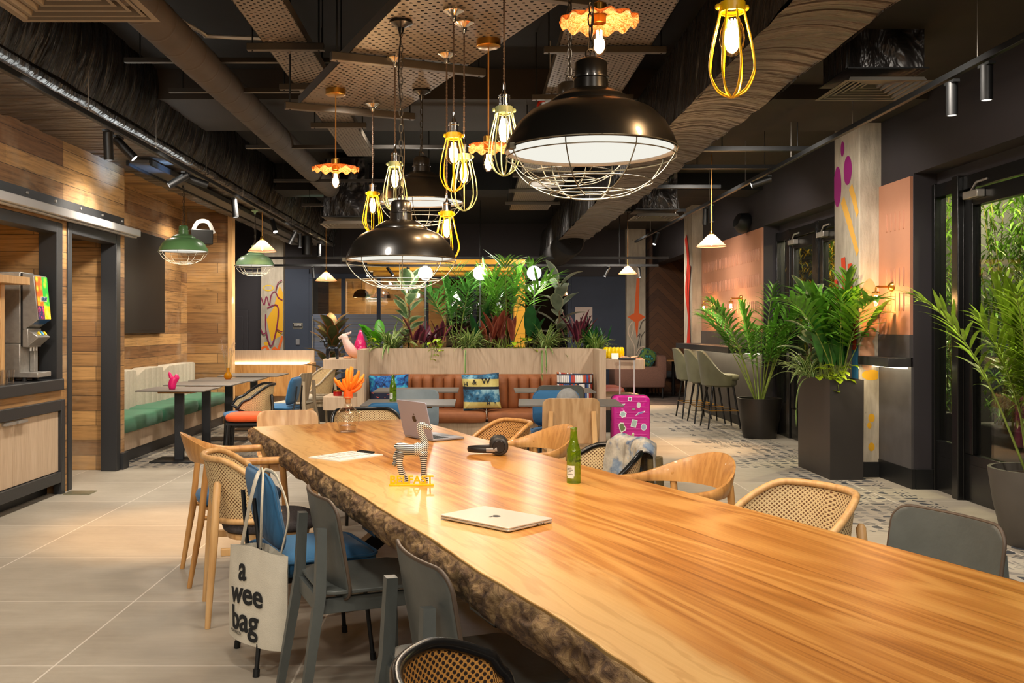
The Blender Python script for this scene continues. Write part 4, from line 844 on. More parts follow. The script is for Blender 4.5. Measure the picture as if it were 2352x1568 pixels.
# ================================================================ tables
def cafe_table(label, x0, x1, y0, y1, rot=0, grp='', mtop=None, z=.75, M0=None):
    cx, cy = (x0 + x1) / 2, (y0 + y1) / 2; w, d = x1 - x0, y1 - y0
    t = T('cafe_table', label, 'table', (cx, cy, 0), rot, grp)
    MB().prism([(-w / 2, -d / 2), (w / 2, -d / 2), (w / 2, d / 2), (-w / 2, d / 2)], z - .014, z).build('tabletop', mtop or M_greytop, t, bev=.003)
    MB().box((0, 0, z - .03), (w * .5, d * .5, .02)).build('support_plate', M_oak, t)
    MB().box((0, 0, (z - .03) / 2), (.095, .05, z - .03)).build('column', mat('hammered_black', '222428', .4, bump=(220, .4)), t, bev=.006)
    MB().box((0, 0, .006), (.5, .42, .012)).build('base_plate', M_black, t, bev=.003)
    return t
g = 'dark square tables along the green banquette'
cafe_table('dark dining table nearest the doorway with the pink ornament', -3.45, -2.745, 9.73, 10.38, 0, g)
cafe_table('second dark dining table from the doorway', -3.47, -2.71, 10.67, 11.4, 0, g)
cafe_table('third dark dining table, with the amber vase', -3.45, -2.66, 11.53, 12.3, 0, g)
cafe_table('fourth dark dining table, farthest along the banquette', -3.4, -2.6, 12.65, 13.4, 0, g)
g = 'dark tables in front of the planter bench'
cafe_table('dark table with the green bottle left of the open laptop', -.95, -.165, 7.94, 8.58, 0, g)
cafe_table('dark table behind the plywood chair, beside the pink suitcase', .38, 1.25, 7.92, 8.62, -.05, g)
cafe_table('dark table close to the bench below the blue patterned cushion', -1.02, -.165, 9.62, 10.25, 0, g)
cafe_table('dark table close to the bench below the book print cushion', .41, 1.22, 9.55, 10.2, -.02, g)
# ================================================================ banquette
t = T('banquette', 'green and oatmeal banquette along the boarded alcove wall', 'bench', (0, 0, 0))
MB().b2((-4.14, 9.54, .12), (-3.6, 13.78, .3)).build('base_panel', M_oakv, t); MB().b2((-4.1, 9.54, 0), (-3.61, 13.78, .12)).build('plinth', M_blk2, t)
for y0, y1 in ((9.54, 10.95), (10.95, 12.36), (12.36, 13.78)): MB().squad((-3.84, (y0 + y1) / 2, .385), (.6, y1 - y0, .17), .3, .14, 32, 10).build('seat_cushion', M_green, t, ang=70)
for y0, y1 in ((9.56, 11.4), (11.4, 12.33), (12.33, 13.76)):
    n = max(3, round((y1 - y0) / .17))
    def f(u, v, y0=y0, y1=y1, n=n):
        c = abs(sin(pi * u * n)) ** .4; a = pi * v; e = min(1, (u * (1 - u) * 4 + .0) ** .18 if 0 < u < 1 else 0)
        ee = min(1, min(u, 1 - u) * (y1 - y0) / .2); ee = sqrt(max(0, 1 - (1 - ee) ** 2)); z = .44 + .46 * sin(min(v / .82, 1) * pi / 2) * (.68 + .32 * ee)
        return (-4.12 + (.17 * (.82 + .18 * c) * e) * (1 if v < .75 else cos((v - .75) / .25 * pi / 2)), lerp(y0, y1, u), z)
    MB().grid(f, n * 10, 16, flip=True).build('back_cushion', M_oat, t, ang=70)
# ================================================================ bar along the windows
def counter(label, y0, y1, x0=3.33):
    t = T('bar_counter', label, 'bar counter', (0, 0, 0))
    MB().b2((x0, y0, 1.05), (3.77, y1, 1.13)).build('worktop', mat('dark_worktop', '3a3838', .35, var=(12, .15)), t, bev=.003)
    MB().b2((3.7, y0, 1.035), (3.74, y1, 1.05)).build('light_strip', emit('counter_led', (1, .86, .6), 4), t)
    LIGHTS.append(('area', V((3.55, (y0 + y1) / 2, 1.03)), 1.1 * (y1 - y0), (1, .8, .5), (y1 - y0) * .9, (.1, 'down')))
counter('dark bar counter behind the olive bar stools', 12.58, 15.85); counter('short dark bar counter beside the painted column', 8.27, 8.92, 3.57)
def bar_stool(label, loc, rot):
    t = T('bar_stool', label, 'bar stool', loc, rot, 'olive bar stools')
    def f(u, v):
        a = lerp(-1.95, 1.95, u); s = smooth((abs(a) - .35) / 1.35); top = lerp(1.07, .74, s)
        z = lerp(.6, top, v); r = .235 + .02 * v
        return (r * 1.02 * sin(a), -r * .98 * cos(a) + .0 - .05 * v * (1 - s), z)
    MB().slab(f, 36, 10, .045).lathe([(.001, .57), (.19, .57), (.225, .6), (.225, .66), (.001, .66)], 28).build('backrest', M_olive, t, ang=60)
    MB().squad((0, .03, .7), (.42, .44, .1), .5, .7, 28, 10).build('seat', M_olive, t, ang=70)
    for sx in (-1, 1):
        for sy in (-1, 1): MB().cyl((sx * .15, sy * .14, .58), (sx * .23, sy * .22, 0), .017, 10, .011).build('leg', M_blackg, t)
    MB().tube([(-.205, -.195, .25), (.205, -.195, .25), (.205, .195, .25), (-.205, .195, .25)], .008, 6, True).build('footrest', M_brass, t)
    return t
b = bar_stool('olive bar stool nearest the potted palm', (3.41, 13.3, 0), -pi / 2)
dup(b, (3.39, 14.03, 0), -pi / 2, 'olive bar stool in the middle of the row'); dup(b, (3.37, 14.75, 0), -pi / 2, 'olive bar stool farthest from the potted palm')
# ================================================================ lounge corner at the far right
t = T('sofa', 'brown fabric sofa on thin black legs beyond the suitcase', 'sofa', (3.2, 18.9, 0), 0)
M_brown = mat('brown_fabric', '6b4c40', .9, var=(60, .12)); 
MB().squad((0, 0, .42), (1.0, .85, .42), .16, .12, 40, 10).build('body', M_brown, t, ang=60)
MB().squad((.42, 0, .6), (.2, .85, .5), .3, .2, 32, 10).build('backrest', M_brown, t, ang=60)
for sx in (-.42, .44):
    for sy in (-.36, .36): MB().cyl((sx, sy, .22), (sx, sy, 0), .016, 8).build('leg', M_black, t)
t = T('throw_cushion', 'teal leaf print cushion on the brown sofa', 'cushion', (3.36, 18.62, .8), .3)
lp, t_ = NM('leaf_print'); OUT(t_, BS(t_, col=RP(t_, nd(t_, 'TexVoronoi', {'Vector': CO(t_), 'Scale': 14}).outputs[0], [(.15, hx('3fa79a')), (.4, hx('12324a')), (.6, hx('5a7d3a'))]), rough=.8))
MB().squad((0, 0, 0), (.34, .14, .34), .6, .6, 24, 10, Matrix.Rotation(.5, 4, 'Y')).build('cover', lp, t)
for i, (x, y, c) in enumerate(((3.62, 18.3, .2), (4.3, 19.3, 2.5))):
    t = T('tub_chair', ('grey tub chair behind the brown sofa', 'grey tub chair against the chevron wall')[i], 'armchair', (x - .1, y + 1.2, 0), c, 'grey tub chairs')
    MB().slab(lambda u, v: (.34 * sin(lerp(-2.1, 2.1, u)), -.32 * cos(lerp(-2.1, 2.1, u)), lerp(.28, .82 - .25 * smooth(abs(u - .5) * 2), v)), 24, 6, .06).build('backrest', mat('grey_fabric', '4a4c50', .9), t, ang=60)
    MB().squad((0, 0, .38), (.56, .56, .16), .5, .6).build('seat', mat('grey_fabric', '4a4c50', .9), t, ang=60)
    for a in range(4): MB().cyl((.2 * cos(a * pi / 2 + .8), .2 * sin(a * pi / 2 + .8), .3), (.26 * cos(a * pi / 2 + .8), .26 * sin(a * pi / 2 + .8), 0), .014, 8).build('leg', M_black, t)
t = T('round_table', 'small round table in front of the chevron wall', 'table', (3.98, 19.2, 0))
MB().lathe([(.001, .74), (.34, .74), (.34, .715), (.001, .715)], 30).build('tabletop', M_oak, t); MB().cyl((0, 0, .02), (0, 0, .72), .03, 10).lathe([(.24, 0), (.24, .02), (.001, .025)], 24).build('pedestal', M_black, t)
ST(MB().b2((2.1, 16.6, 0), (5.2, 19.9, .012)), 'floor_rug_zone', mat('lounge_rug', '5a4a40', .95, var=(5, .4))) if False else None
t = T('lounge_rug', 'dark patterned rug under the brown sofa', 'rug', (3.3, 18.6, 0)); MB().b2((-1.3, -1.5, 0), (1.8, 1.3, .012)).build('pile', mat('lounge_rug_wool', '4d4038', .95, var=(7, .5)), t)
t = T('leather_bench', 'red brown leather bench end behind the planter bench', 'bench', (1.75, 13.0, 0)); MB().squad((0, 0, .45), (.5, .7, .3), .3, .2).build('seat', mat('russet_leather', '7a2f1c', .5), t, ang=60); MB().b2((-.22, -.3, 0), (.22, .3, .32)).build('base', M_black, t)
# ================================================================ communal table
TA = RD(21.7); TN = V((cos(TA), sin(TA), 0)); TU = V((-sin(TA), cos(TA), 0)); TZ = .74
TO = TN * 1.58 + TU * 3.55
tb = T('communal_table', 'long live edge oak communal table in the foreground', 'table', TO, TA)
def le(s): return -.605 + .012 * noise.noise((s * 2.2, 3, 0)) + .006 * noise.noise((s * 9, 1, 0))
def re(s): return (.55 if s > 2.0 else lerp(.55, .69, (2.0 - s) / 4.9)) + .01 * noise.noise((s * 2.0, 8, 0))
L0, L1 = -2.95, 2.86
ss = [L0 + (L1 - L0) * i / 140 for i in range(141)]
endl = [(le(L1), L1), (-.12, 2.9), (-.1, 2.95), (.3, 2.99), (.545, 3.0)]
rs = [L0 + (3.0 - L0) * i / 140 for i in range(141)]
out = [(le(s), s) for s in ss] + endl[1:] + [(re(s), s) for s in rs[::-1][1:]]
MB().prism(out[::-1], TZ - .085, TZ).build('tabletop', M_top, tb, bev=.003)
def bark(edge, s0, s1, sg, D, B, n):
    def f(u, v):
        s = lerp(s0, s1, u); q = noise.noise((s * 7, v * 1.6, sg)) + .6 * noise.noise((s * 19, v * 4, sg + 3)) + .35 * noise.noise((s * 46, v * 9, sg))
        b = B * sin(pi * min(1, v * .86 + .06)) ** .7 * (1 + .35 * noise.noise((s * 3, 0, 5)))
        env = min(1, v * 5)
        return (edge(s) + sg * (-.002 + b + .016 * q * env), s, TZ - .003 - D * v * (1 + .15 * noise.noise((s * 4, 9, 0))) + .006 * q * env)
    return MB().grid(f, n, 22, flip=sg > 0)
bark(le, L0, L1 + .01, -1, .105, .036, 900).build('bark_edge', M_bark, tb, ang=180)
bark(re, L0, 3.0, 1, .09, .012, 500).build('bark_edge', M_bark, tb, ang=180)
for y in (-1.6, 1.55):
    for s in (-1, 1): MB().tube([(-.42 * s, y, .65), (.42 * s, y, .02)], .055, 4, flat=(1, 1.1)).build('leg', M_blackg, tb)
    MB().box((0, y, .647), (.95, .14, .016)).build('mounting_plate', M_black, tb)
for y, x in ((1.95, -.47), (.25, -.5), (-.98, -.5)):
    pb = MB().box((x, y, .6), (.07, .2, .09)).build('power_box', M_blackg, tb, bev=.004)
    MB().box((x - .036, y + .04, .6), (.004, .05, .05)).box((x - .036, y - .045, .6), (.004, .05, .05)).build('socket_plate', mat('socket_grey', '8a8a86', .4), pb)
# ================================================================ chairs (built facing +Y)
def seat_pad(t, m, w=.47, d=.45, z=.445, h=.075, e2=.55): return MB().squad((0, .01, z), (w, d, h), .55, e2, 32, 10).build('seat', m, t, ang=70)
def wrap_chair(label, loc, rot, grp='oak wraparound chairs', mo=None, ms=None):
    mo = mo or M_oak; t = T('wraparound_chair', label, 'chair', loc, rot, grp)
    rings = []
    for i in range(49):
        a = -1 + 2 * i / 48; b = abs(a); s = 1 if a > 0 else -1
        if b < .62: q = b / .62 * 1.42; x = .285 * sin(q); y = -.03 - .25 * cos(q); tx, ty = cos(q) * .285, s * sin(q) * .25
        else: k = (b - .62) / .38; x = .282 + .01 * k; y = -.066 + .27 * k; tx, ty = .01, s * .27
        d = V((tx, ty, 0)).normalized(); nn = V((d.y, -d.x, 0)) ; nn = V((s * x, y + .03, 0)).normalized() if b < .62 else V((s, 0, 0))
        zc = .735 - .065 * smooth(b / .75); h = lerp(.155, .04, smooth(b / .72)) / 2; th = lerp(.018, .04, smooth((b - .2) / .6)) / 2
        c = V((s * x, y, zc)); lean = nn * .03 * (1 - smooth(b / .7))
        rings.append([c + nn * (th * cos(w) * (1 if abs(cos(w)) > .9 else .98)) + V((0, 0, h * max(-1, min(1, 1.25 * sin(w))))) + lean * sin(w) for w in [2 * pi * k / 12 for k in range(12)]])
    MB().loft(rings).build('back_band', mo, t, ang=50)
    seat_pad(t, ms or M_blue, .5, .47, .45, .085, .8)
    MB().squad((0, .0, .4), (.42, .38, .03), .3, .7).build('seat_frame', mo, t)
    for s in (-1, 1):
        MB().tube([(s * .22, -.28, 0), (s * .225, -.22, .35), (s * .225, -.185, .7)], [.013, .019, .016], 10).build('leg', mo, t)
        MB().tube(spline([(s * .26, .24, 0), (s * .275, .225, .4), (s * .288, .205, .63), (s * .288, .18, .668)], 4), [.013] + [.019] * 12, 10).build('leg', mo, t)
        MB().tube([(s * .225, -.2, .37), (s * .27, .22, .37)], .013, 6).build('rail', mo, t)
    return t
def cane_chair(label, loc, rot, grp, mo, mc, ms, top=.775, arm=.2):
    t = T('cane_chair', label, 'chair', loc, rot, grp); A = 1.0
    def hi(a): b = abs(a); return lerp(top, .615, smooth((b - .3) / .55)) - .085 * smooth((b - .78) / .22) ** 2
    def lo(a): b = abs(a); return .47 + .03 * b + .0 * b + .03 * smooth((b - .8) / .2)
    def pos(a, z):
        b = abs(a); s = 1 if a > 0 else -1; k = (z - .47) * .16
        if b < .6: q = b / .6 * 1.38; x, y = .262 * sin(q), -.02 - (.235 + k) * cos(q)
        else: kk = (b - .6) / .4; x, y = .257 + .02 * kk, -.064 - k * .19 * (1 - kk) + arm * kk
        return V((s * (x + k * .35), y, z))
    def f(u, v): a = 2 * u - 1; return pos(a, lerp(lo(a), hi(a), v))
    MB().grid(f, 56, 12, lambda u, v: (u * 1.1, lerp(lo(2 * u - 1), hi(2 * u - 1), v))).build('cane_back', mc, t, ang=80)
    lp = [pos(-1 + 2 * i / 60, hi(-1 + 2 * i / 60)) for i in range(61)] + [pos(1 - 2 * i / 60, lo(1 - 2 * i / 60)) for i in range(61)]
    MB().tube(lp, .0145, 8, True, flat=(1, 1)).build('rim', mo, t, ang=70)
    seat_pad(t, ms, .48, .46, .445, .07, .6)
    MB().squad((0, 0, .405), (.43, .4, .035), .3, .5).build('seat_frame', mo, t)
    for s in (-1, 1):
        MB().tube([(s * .235, -.29, 0), (s * .222, -.262, .4), (s * .2, -.245, .66), (s * .2, -.246, .675)], [.013, .02, .018, .009], 10).build('leg', mo, t)
        MB().tube([(s * .235, .21, 0), (s * .22, .19, .41)], [.013, .019], 10).build('leg', mo, t)
        MB().box((s * .215, -.03, .345), (.02, .4, .035)).build('rail', mo, t, bev=.003)
    return t
def ply_chair(label, loc, rot, grp, mp, ml, mseat=None, top=.765, name='plywood_chair'):
    t = T(name, label, 'chair', loc, rot, grp); d = top - .765
    bo = rrect(.45, .36, .06); bf = lambda x, z, o: (x, -.165 - o + .75 * x * x - .17 * z, .595 + d + z)
    MB().panel(bo, bf, .013).build('backrest', mp, t, ang=35)
    bo = [(lerp(a[0], b[0], k / 8), lerp(a[1], b[1], k / 8)) for a, b in zip(bo, bo[1:] + bo[:1]) for k in (range(8) if abs(a[0] - b[0]) + abs(a[1] - b[1]) > .1 else (0,))]
    if mp == M_greypl: MB().tube([bf(x * 1.002, z * 1.002, 0) for x, z in bo], .0066, 6, True).build('edge_band', M_greyed, t, ang=70)
    MB().panel(rrect(.43, .42, .06), lambda x, y, o: (x, y + .01, .445 + o + .1 * x * x * (1 if y < .15 else .6)), .014).build('seat', mseat or mp, t, ang=35)
    for s in (-1, 1):
        MB().tube([(s * .205, -.275, 0), (s * .178, -.205, .44), (s * .165, -.196, .675 + d)], [.021, .027, .024], 4, up=(0, 1, 0)).build('leg', ml, t, ang=20)
        MB().tube([(s * .195, .19, 0), (s * .175, .165, .43)], [.019, .026], 4, up=(0, 1, 0)).build('leg', ml, t, ang=20)
        MB().box((s * .165, -.02, .395), (.022, .38, .055)).build('side_rail', ml, t, bev=.002)
    MB().box((0, -.2, .395), (.33, .022, .06)).build('back_rail', ml, t, bev=.002); MB().box((0, .15, .395), (.33, .022, .05)).build('front_rail', ml, t, bev=.002)
    return t
def velvet_chair(label, loc, rot, grp='blue velvet chairs'):
    t = T('velvet_chair', label, 'chair', loc, rot, grp)
    o = rrect(.43, .31, .07)
    bk = MB().panel(o, lambda x, z, of: (x, -.2 + of - .2 * z + .3 * x * x, .645 + z), .075, True, rings=(1, .97, .9, .75, .5, .2)).build('backrest', M_blue, t, ang=70)
    MB().tube([(x, -.2 - .2 * z + .3 * x * x, .645 + z) for x, z in o], .007, 6, True).build('piping', M_blue, bk)
    so = rrect(.48, .46, .07)
    st_ = MB().panel(so, lambda x, y, of: (x, y + .01, .425 + of), .12, True, rings=(1, .985, .94, .85, .6, .3)).build('seat', M_blue, t, ang=70)
    MB().tube([(x, y + .01, .45) for x, y in so], .007, 6, True).build('piping', M_blue, st_)
    for s in (-1, 1):
        MB().tube(spline([(s * .19, -.27, .01), (s * .165, -.235, .4), (s * .125, -.243, .5), (s * .11, -.262, .7)], 4), .0095, 8).cyl((s * .191, -.271, 0), (s * .188, -.268, .03), .014, 10).build('leg', M_black, t)
        MB().cyl((s * .17, .18, .4), (s * .2, .22, 0), .0095, 8).cyl((s * .2, .22, 0), (s * .198, .218, .03), .014, 10).build('leg', M_black, t)
    MB().box((0, 0, .365), (.36, .36, .02)).build('seat_frame', M_black, t)
    return t
AL = TA - pi / 2; AR = TA + pi / 2   # facing the table from its left and right side
wrap_chair('oak wraparound chair with blue seat, far end of the long table, left side', (-1.35, 5.44, 0), AL)
cane_chair('light oak cane backed chair with charcoal seat behind the tote bag', (-1.03, 4.75, 0), AL - .08, 'light oak cane chairs', M_oakl, M_cane, M_char, arm=.1)
velvet_chair('blue velvet chair with the tote bag hanging from it', (-.71, 4.12, 0), AL + .06)
g = 'grey green plywood chairs at the long table'
ply_chair('grey green plywood chair next to the blue velvet chair with the tote', (-.43, 3.67, 0), AL, g, M_greypl, M_greypl)
ply_chair('grey green plywood chair in front of the black cane chair', (.0, 2.7, 0), AL, g, M_greypl, M_greypl)
cane_chair('black framed cane chair cut by the bottom of the photo', (.14, 1.9, 0), -pi / 2 + .12, 'black framed cane chairs', M_blackg, M_cane3, M_char, .715, .05)
cane_chair('honey cane chair behind the headphones', (.06, 6.2, 0), AR, 'light oak cane chairs', M_oak, M_cane2, M_char)
wrap_chair('oak wraparound chair behind the green bottle on the long table', (.28, 5.65, 0), AR)
cane_chair('black framed cane chair with a denim jacket over it', (.54, 4.84, 0), AR, 'black framed cane chairs', M_blackg, M_cane, M_char)
wrap_chair('oak wraparound chair with pale seat right of the denim jacket', (.87, 4.36, 0), AR, ms=M_oat)
cane_chair('light oak cane chair between the wraparound chair and the dark plywood chair', (1.12, 3.62, 0), AR, 'light oak cane chairs', M_oakl, M_cane, M_char)
ply_chair('dark grey plywood chair cut off by the long table near the big pot', (1.42, 3.12, 0), AR, g, M_greypl, M_greypl)
ply_chair('oak plywood chair at the far left corner of the long table', (-1.36, 7.0, 0), TA + pi - .15, 'oak plywood chairs', M_oakx, M_oakx)
cane_chair('black framed cane chair behind the glass decanter', (-.76, 7.02, 0), TA + pi, 'black framed cane chairs', M_blackg, M_cane, M_char)
# chairs around the middle tables
velvet_chair('blue velvet chair on the near side of the green bottle table', (-.63, 7.72, 0), 0)
ply_chair('blue grey plywood chair on the far side of the green bottle table', (-.56, 8.85, 0), pi, 'grey plywood chairs in the middle', mat('blue_grey_stain', '6d7a80', .4, var=(6, .12)), mat('blue_grey_stain', '6d7a80', .4), top=.8)
velvet_chair('blue velvet chair behind the grey cap', (.76, 8.72, 0), pi)
ply_chair('dark plywood chair facing the bench behind the blue velvet chair', (.83, 9.42, 0), 0, 'grey plywood chairs in the middle', M_greypl, M_greypl, top=.82)
ply_chair('oak plywood chair seen from behind, below the grey cap', (.75, 7.62, 0), .03, 'oak plywood chairs', M_oakx, M_oakl, top=.835)
# chairs by the left dining tables
cane_chair('black framed cane chair with blue seat at the left dining tables', (-2.48, 10.4, 0), pi / 2 + .35, 'black framed cane chairs', M_blackg, M_cane, M_blue)
velvet_chair('small looking blue velvet chair at the left dining tables', (-2.33, 11.35, 0), pi / 2 - .1)
ply_chair('greige plywood chair at the third dining table', (-2.28, 12.1, 0), pi / 2 - .2, 'greige chairs by the partition', M_ply, M_ply, M_oat, .81)
cane_chair('beige cane chair nearest the oak partition', (-2.2, 13.0, 0), pi / 2 + .5, 'greige chairs by the partition', M_ply, M_cane, M_oat, .83)
t = T('padded_stool', 'orange padded stool with black legs beside the dining tables', 'stool', (-2.36, 9.95, 0), .05)
MB().squad((0, 0, .465), (.42, .4, .1), .6, .5, 28, 10).build('seat', M_orange, t, ang=70)
MB().b2((-.19, -.17, .39), (.19, .17, .415)).build('frame', M_black, t)
for sx in (-1, 1):
    for sy in (-1, 1): MB().cyl((sx * .17, sy * .15, .4), (sx * .2, sy * .18, 0), .018, 10, .013).build('leg', M_black, t)
# ================================================================ things on the long table
M_alu = mat('silver_aluminium', 'cfc3b2', .35, .35); M_alud = mat('space_grey_aluminium', '9a9ba3', .4, .3); M_keys = mat('laptop_keys', '101012', .5)
def fruit_logo(mb, M, s):
    o = []
    for k in range(40):
        a = pi / 2 - 2 * pi * k / 40; r = 1 + .08 * cos(2 * a) - .22 * exp(-((a - pi / 2) / .3) ** 2) - .1 * exp(-((a + pi / 2) / .25) ** 2)
        x, y = r * cos(a) * .92, r * sin(a)
        dd = sqrt((x - 1.1) ** 2 + (y - .18) ** 2)
        if dd < .45: x = 1.1 - .45 * ((1.1 - x) / max(dd, 1e-3)); y = .18 + .45 * (y - .18) / max(dd, 1e-3)
        o.append((x * s, y * s))
    mb.prism(o[::-1], 0, .0006, M); mb.prism([(.02 * s, 1.0 * s), (.42 * s, 1.1 * s), (.4 * s, 1.6 * s), (.1 * s, 1.4 * s)], 0, .0006, M); return mb
lc = G(1139, 1188, .752)
t = T('laptop', 'closed silver laptop lying on the long table', 'laptop', (lc.x, lc.y, TZ), RD(-44.2), 'laptops')
MB().prism(rrect(.32, .226, .012), .003, .0105).build('base', M_alu, t, bev=.0025)
MB().prism(rrect(.32, .226, .012), .0112, .0165).build('lid', M_alu, t, bev=.002)
pm = MB()
for x, w in ((.08, .01), (.097, .01), (.112, .004)): pm.box((.1602, -.02 + x - .03, .007), (.0006, w, .003))
pm.build('ports', M_keys, t)
MB().squad((0, 0, .002), (.3, .2, .004), .3, .2).build('foot', M_rubber, t)
fruit_logo(MB(), TR(0, 0, .0166) @ Matrix.Rotation(pi, 4, 'Z'), .017).build('logo', M_keys, t)
t = T('laptop', 'open grey laptop with its lid towards the chairs on the left', 'laptop', (-.33, 5.62, TZ), RD(-54), 'laptops')
MB().prism(rrect(.314, .222, .012, cy=.111), .003, .014).build('base', M_alud, t, bev=.002)
km = MB()
for i in range(13):
    for j in range(5): km.box((-.13 + i * .0217, .035 + j * .019, .0146), (.018, .0155, .0012))
km.build('keyboard', M_keys, t); MB().box((0, .175, .0143), (.12, .07, .0008)).build('trackpad', mat('trackpad', '77797e', .35, .6), t)
LM = TR(0, .002, .013) @ Matrix.Rotation(RD(104), 4, 'X')
ld = MB().prism(rrect(.314, .22, .012, cy=.11), -.0025, .0025, LM).build('lid', mat('laptop_lid', '9ea4ba', .6), t, bev=.001)
MB().prism(rrect(.3, .2, .008, cy=.112), -.003, -.0026, LM).build('screen', mat('dark_screen', '08090b', .1), ld)
fruit_logo(MB(), LM @ TR(0, .112, .0026), .022).build('logo', mat('logo_grey', '3a3b3e', .3, .5), ld)
ca, cb_, cc_, cd_ = G(705, 1051, .745), G(770, 1058, .745), G(878, 1042, .745), G(822, 1034, .745); cm = (ca + cb_ + cc_ + cd_) / 4
t = T('clipboard', 'clipboard with a printed menu sheet near the bark edge', 'clipboard', (cm.x, cm.y, TZ), atan2(cc_.y - cb_.y, cc_.x - cb_.x))
W_, D_ = .31, .23
MB().prism(rrect(W_, D_, .008), 0, .004).build('board', mat('clip_board', 'd9d5cd', .5), t); MB().prism(rrect(W_ - .03, D_ - .016, .001, cx=-.01), .0041, .006).build('menu_sheet', M_paper, t)
lm = MB()
for k in range(5): lm.box((-.13 + k * .055, (-.01, .02, -.03, .03, .0)[k], .0063), (.004 if k in (1, 3) else .0016, .17, .0004))
for k in range(14): lm.box((-.12 + k * .017, -.06 + (k % 3) * .012, .0063), (.0015, .05, .0004)).box((-.12 + k * .017, .05 - (k % 2) * .012, .0063), (.0015, .06, .0004))
lm.build('printing', mat('print_ink', '4a4640', .7), t)
MB().box((W_ / 2 - .018, 0, .009), (.018, .11, .006)).cyl((W_ / 2 - .008, -.055, .012), (W_ / 2 - .008, .055, .012), .004, 8).build('clip', M_black, t)
# striped giraffe ornament and the city name sign
t = T('animal_ornament', 'black and white striped long necked animal ornament on the long table', 'ornament', (-.262, 4.06, TZ), .06)
zm, t_ = NM('zebra_stripes'); sp_ = nd(t_, 'SeparateXYZ', {0: CO(t_)}); ch_ = MA(t_, 'MULTIPLY', MA(t_, 'ABSOLUTE', MA(t_, 'SUBTRACT', sp_.outputs[0], MA(t_, 'MULTIPLY_ADD', sp_.outputs[2], -.06, .042))), MA(t_, 'MULTIPLY', MA(t_, 'GREATER_THAN', sp_.outputs[2], .115), MA(t_, 'MULTIPLY', MA(t_, 'GREATER_THAN', sp_.outputs[0], .005), -.9)))
ss_ = MA(t_, 'FRACT', MA(t_, 'DIVIDE', MA(t_, 'ADD', sp_.outputs[2], ch_), .0082))
OUT(t_, BS(t_, col=MX(t_, MA(t_, 'GREATER_THAN', ss_, .5), hx('efe9dc'), hx('16120f')), rough=.4))
zb = MB()
zb.tube(spline([(-.062, 0, .135), (-.05, 0, .142), (0, 0, .137), (.035, 0, .145), (.05, 0, .165), (.04, 0, .2), (.03, 0, .232), (.036, 0, .24)], 5), [.012, .022, .027, .029, .029, .028, .027, .026, .026, .026, .026, .027, .028, .029, .029, .028, .027, .026, .024, .021, .019, .0175, .0165, .016, .0155, .015, .015, .0145, .0145, .0145, .0145, .0145, .0145, .0145, .0145, .012], 16)
zb.tube(spline([(.026, 0, .24), (.04, 0, .243), (.066, 0, .233), (.083, 0, .226)], 4), [.01] + [.0135] * 5 + [.011] * 3 + [.008] * 3 + [.006], 12)
for sx, bx, kx in ((-.055, -.04, -.055), (.045, .044, .046)):
    for sy in (-1, 1): zb.tube(spline([(sx, sy * .012, .13), (kx, sy * .015, .075), (bx + .012 * (sy > 0), sy * .016, 0.008), (bx + .012 * (sy > 0), sy * .016, 0)], 4), [.021, .019, .017, .015, .0125, .0115, .0105, .01, .0095, .009, .0085, .0085, .009], 10)
zb.tube(spline([(-.068, 0, .135), (-.078, 0, .11), (-.076, 0, .085), (-.082, 0, .072)], 4), [.006] * 8 + [.01] * 4 + [.004], 8)
for sy in (-1, 1): zb.squad((.028, sy * .012, .25), (.008, .006, .016), 1, 1, 8, 6)
o = zb.build('body', zm, t, ang=80); rm = o.modifiers.new('r', 'REMESH'); rm.mode = 'VOXEL'; rm.voxel_size = .0022; rm.use_smooth_shade = True
sm = o.modifiers.new('s', 'SMOOTH'); sm.factor = .5; sm.iterations = 4
em = MB()
for sy in (-1, 1): em.ball((.043, sy * .0115, .246), .0022, 8, 6)
em.build('eye', M_black, t)
t = T('letter_sign', 'yellow standing letter sign spelling the city name in front of the striped animal', 'sign', (-.262, 3.975, TZ), .02)
MB().b2((-.092, -.012, 0), (.092, .012, .008)).build('base', mat('sign_yellow', 'f0b800', .35), t, bev=.001)
MB().text('BELFAST', .047, TR(0, .003, .0235) @ Matrix.Rotation(pi / 2, 4, 'X'), .0035, .0012, 1.04).build('letters', mat('sign_yellow', 'f0b800', .35), t)
t = T('headphones', 'black over ear headphones lying on the long table', 'headphones', (.07, 4.96, TZ), 0)
hb = [(.02 + .124 * cos(a), .012 + .066 * sin(a), .026) for a in [pi * .5 + pi * k / 24 for k in range(25)]]
MB().tube(hb, .0135, 8, flat=(.3, 1), up=(0, 0, 1)).build('headband', mat('headphone_black', '1d1b19', .45), t, ang=60)
for y, tl, sg in ((-.052, -.12, 1), (.076, .12, -1)):
    M = TR(.056, y, .047) @ Matrix.Rotation(tl, 4, 'Z') @ Matrix.Rotation(RD(90) * sg, 4, 'X')
    e = MB().squad((0, 0, 0), (.096, .092, .032), .4, .9, 32, 12, M).build('ear_cup', mat('headphone_shell', '2a2622', .35), t, ang=60); MB().lathe([(.001, .02), (.03, .02), (.033, .016), (.033, .01)], 28, M=M).build('cap', M_blackg, e)
    MB().squad((0, 0, -.017), (.09, .086, .028), .7, .9, 24, 10, M).build('ear_cushion', M_rubber, e, ang=70)
    MB().tube([(-.01, y + .002 - .004 * sg, .028), (.02, y - .012 * sg, .03), (.045, y - .018 * sg, .034)], .011, 8, flat=(.25, 1), up=(0, 0, 1)).build('slider', M_steel, t)
m_, t_ = NM('green_glass'); fr_ = FRES(t_)
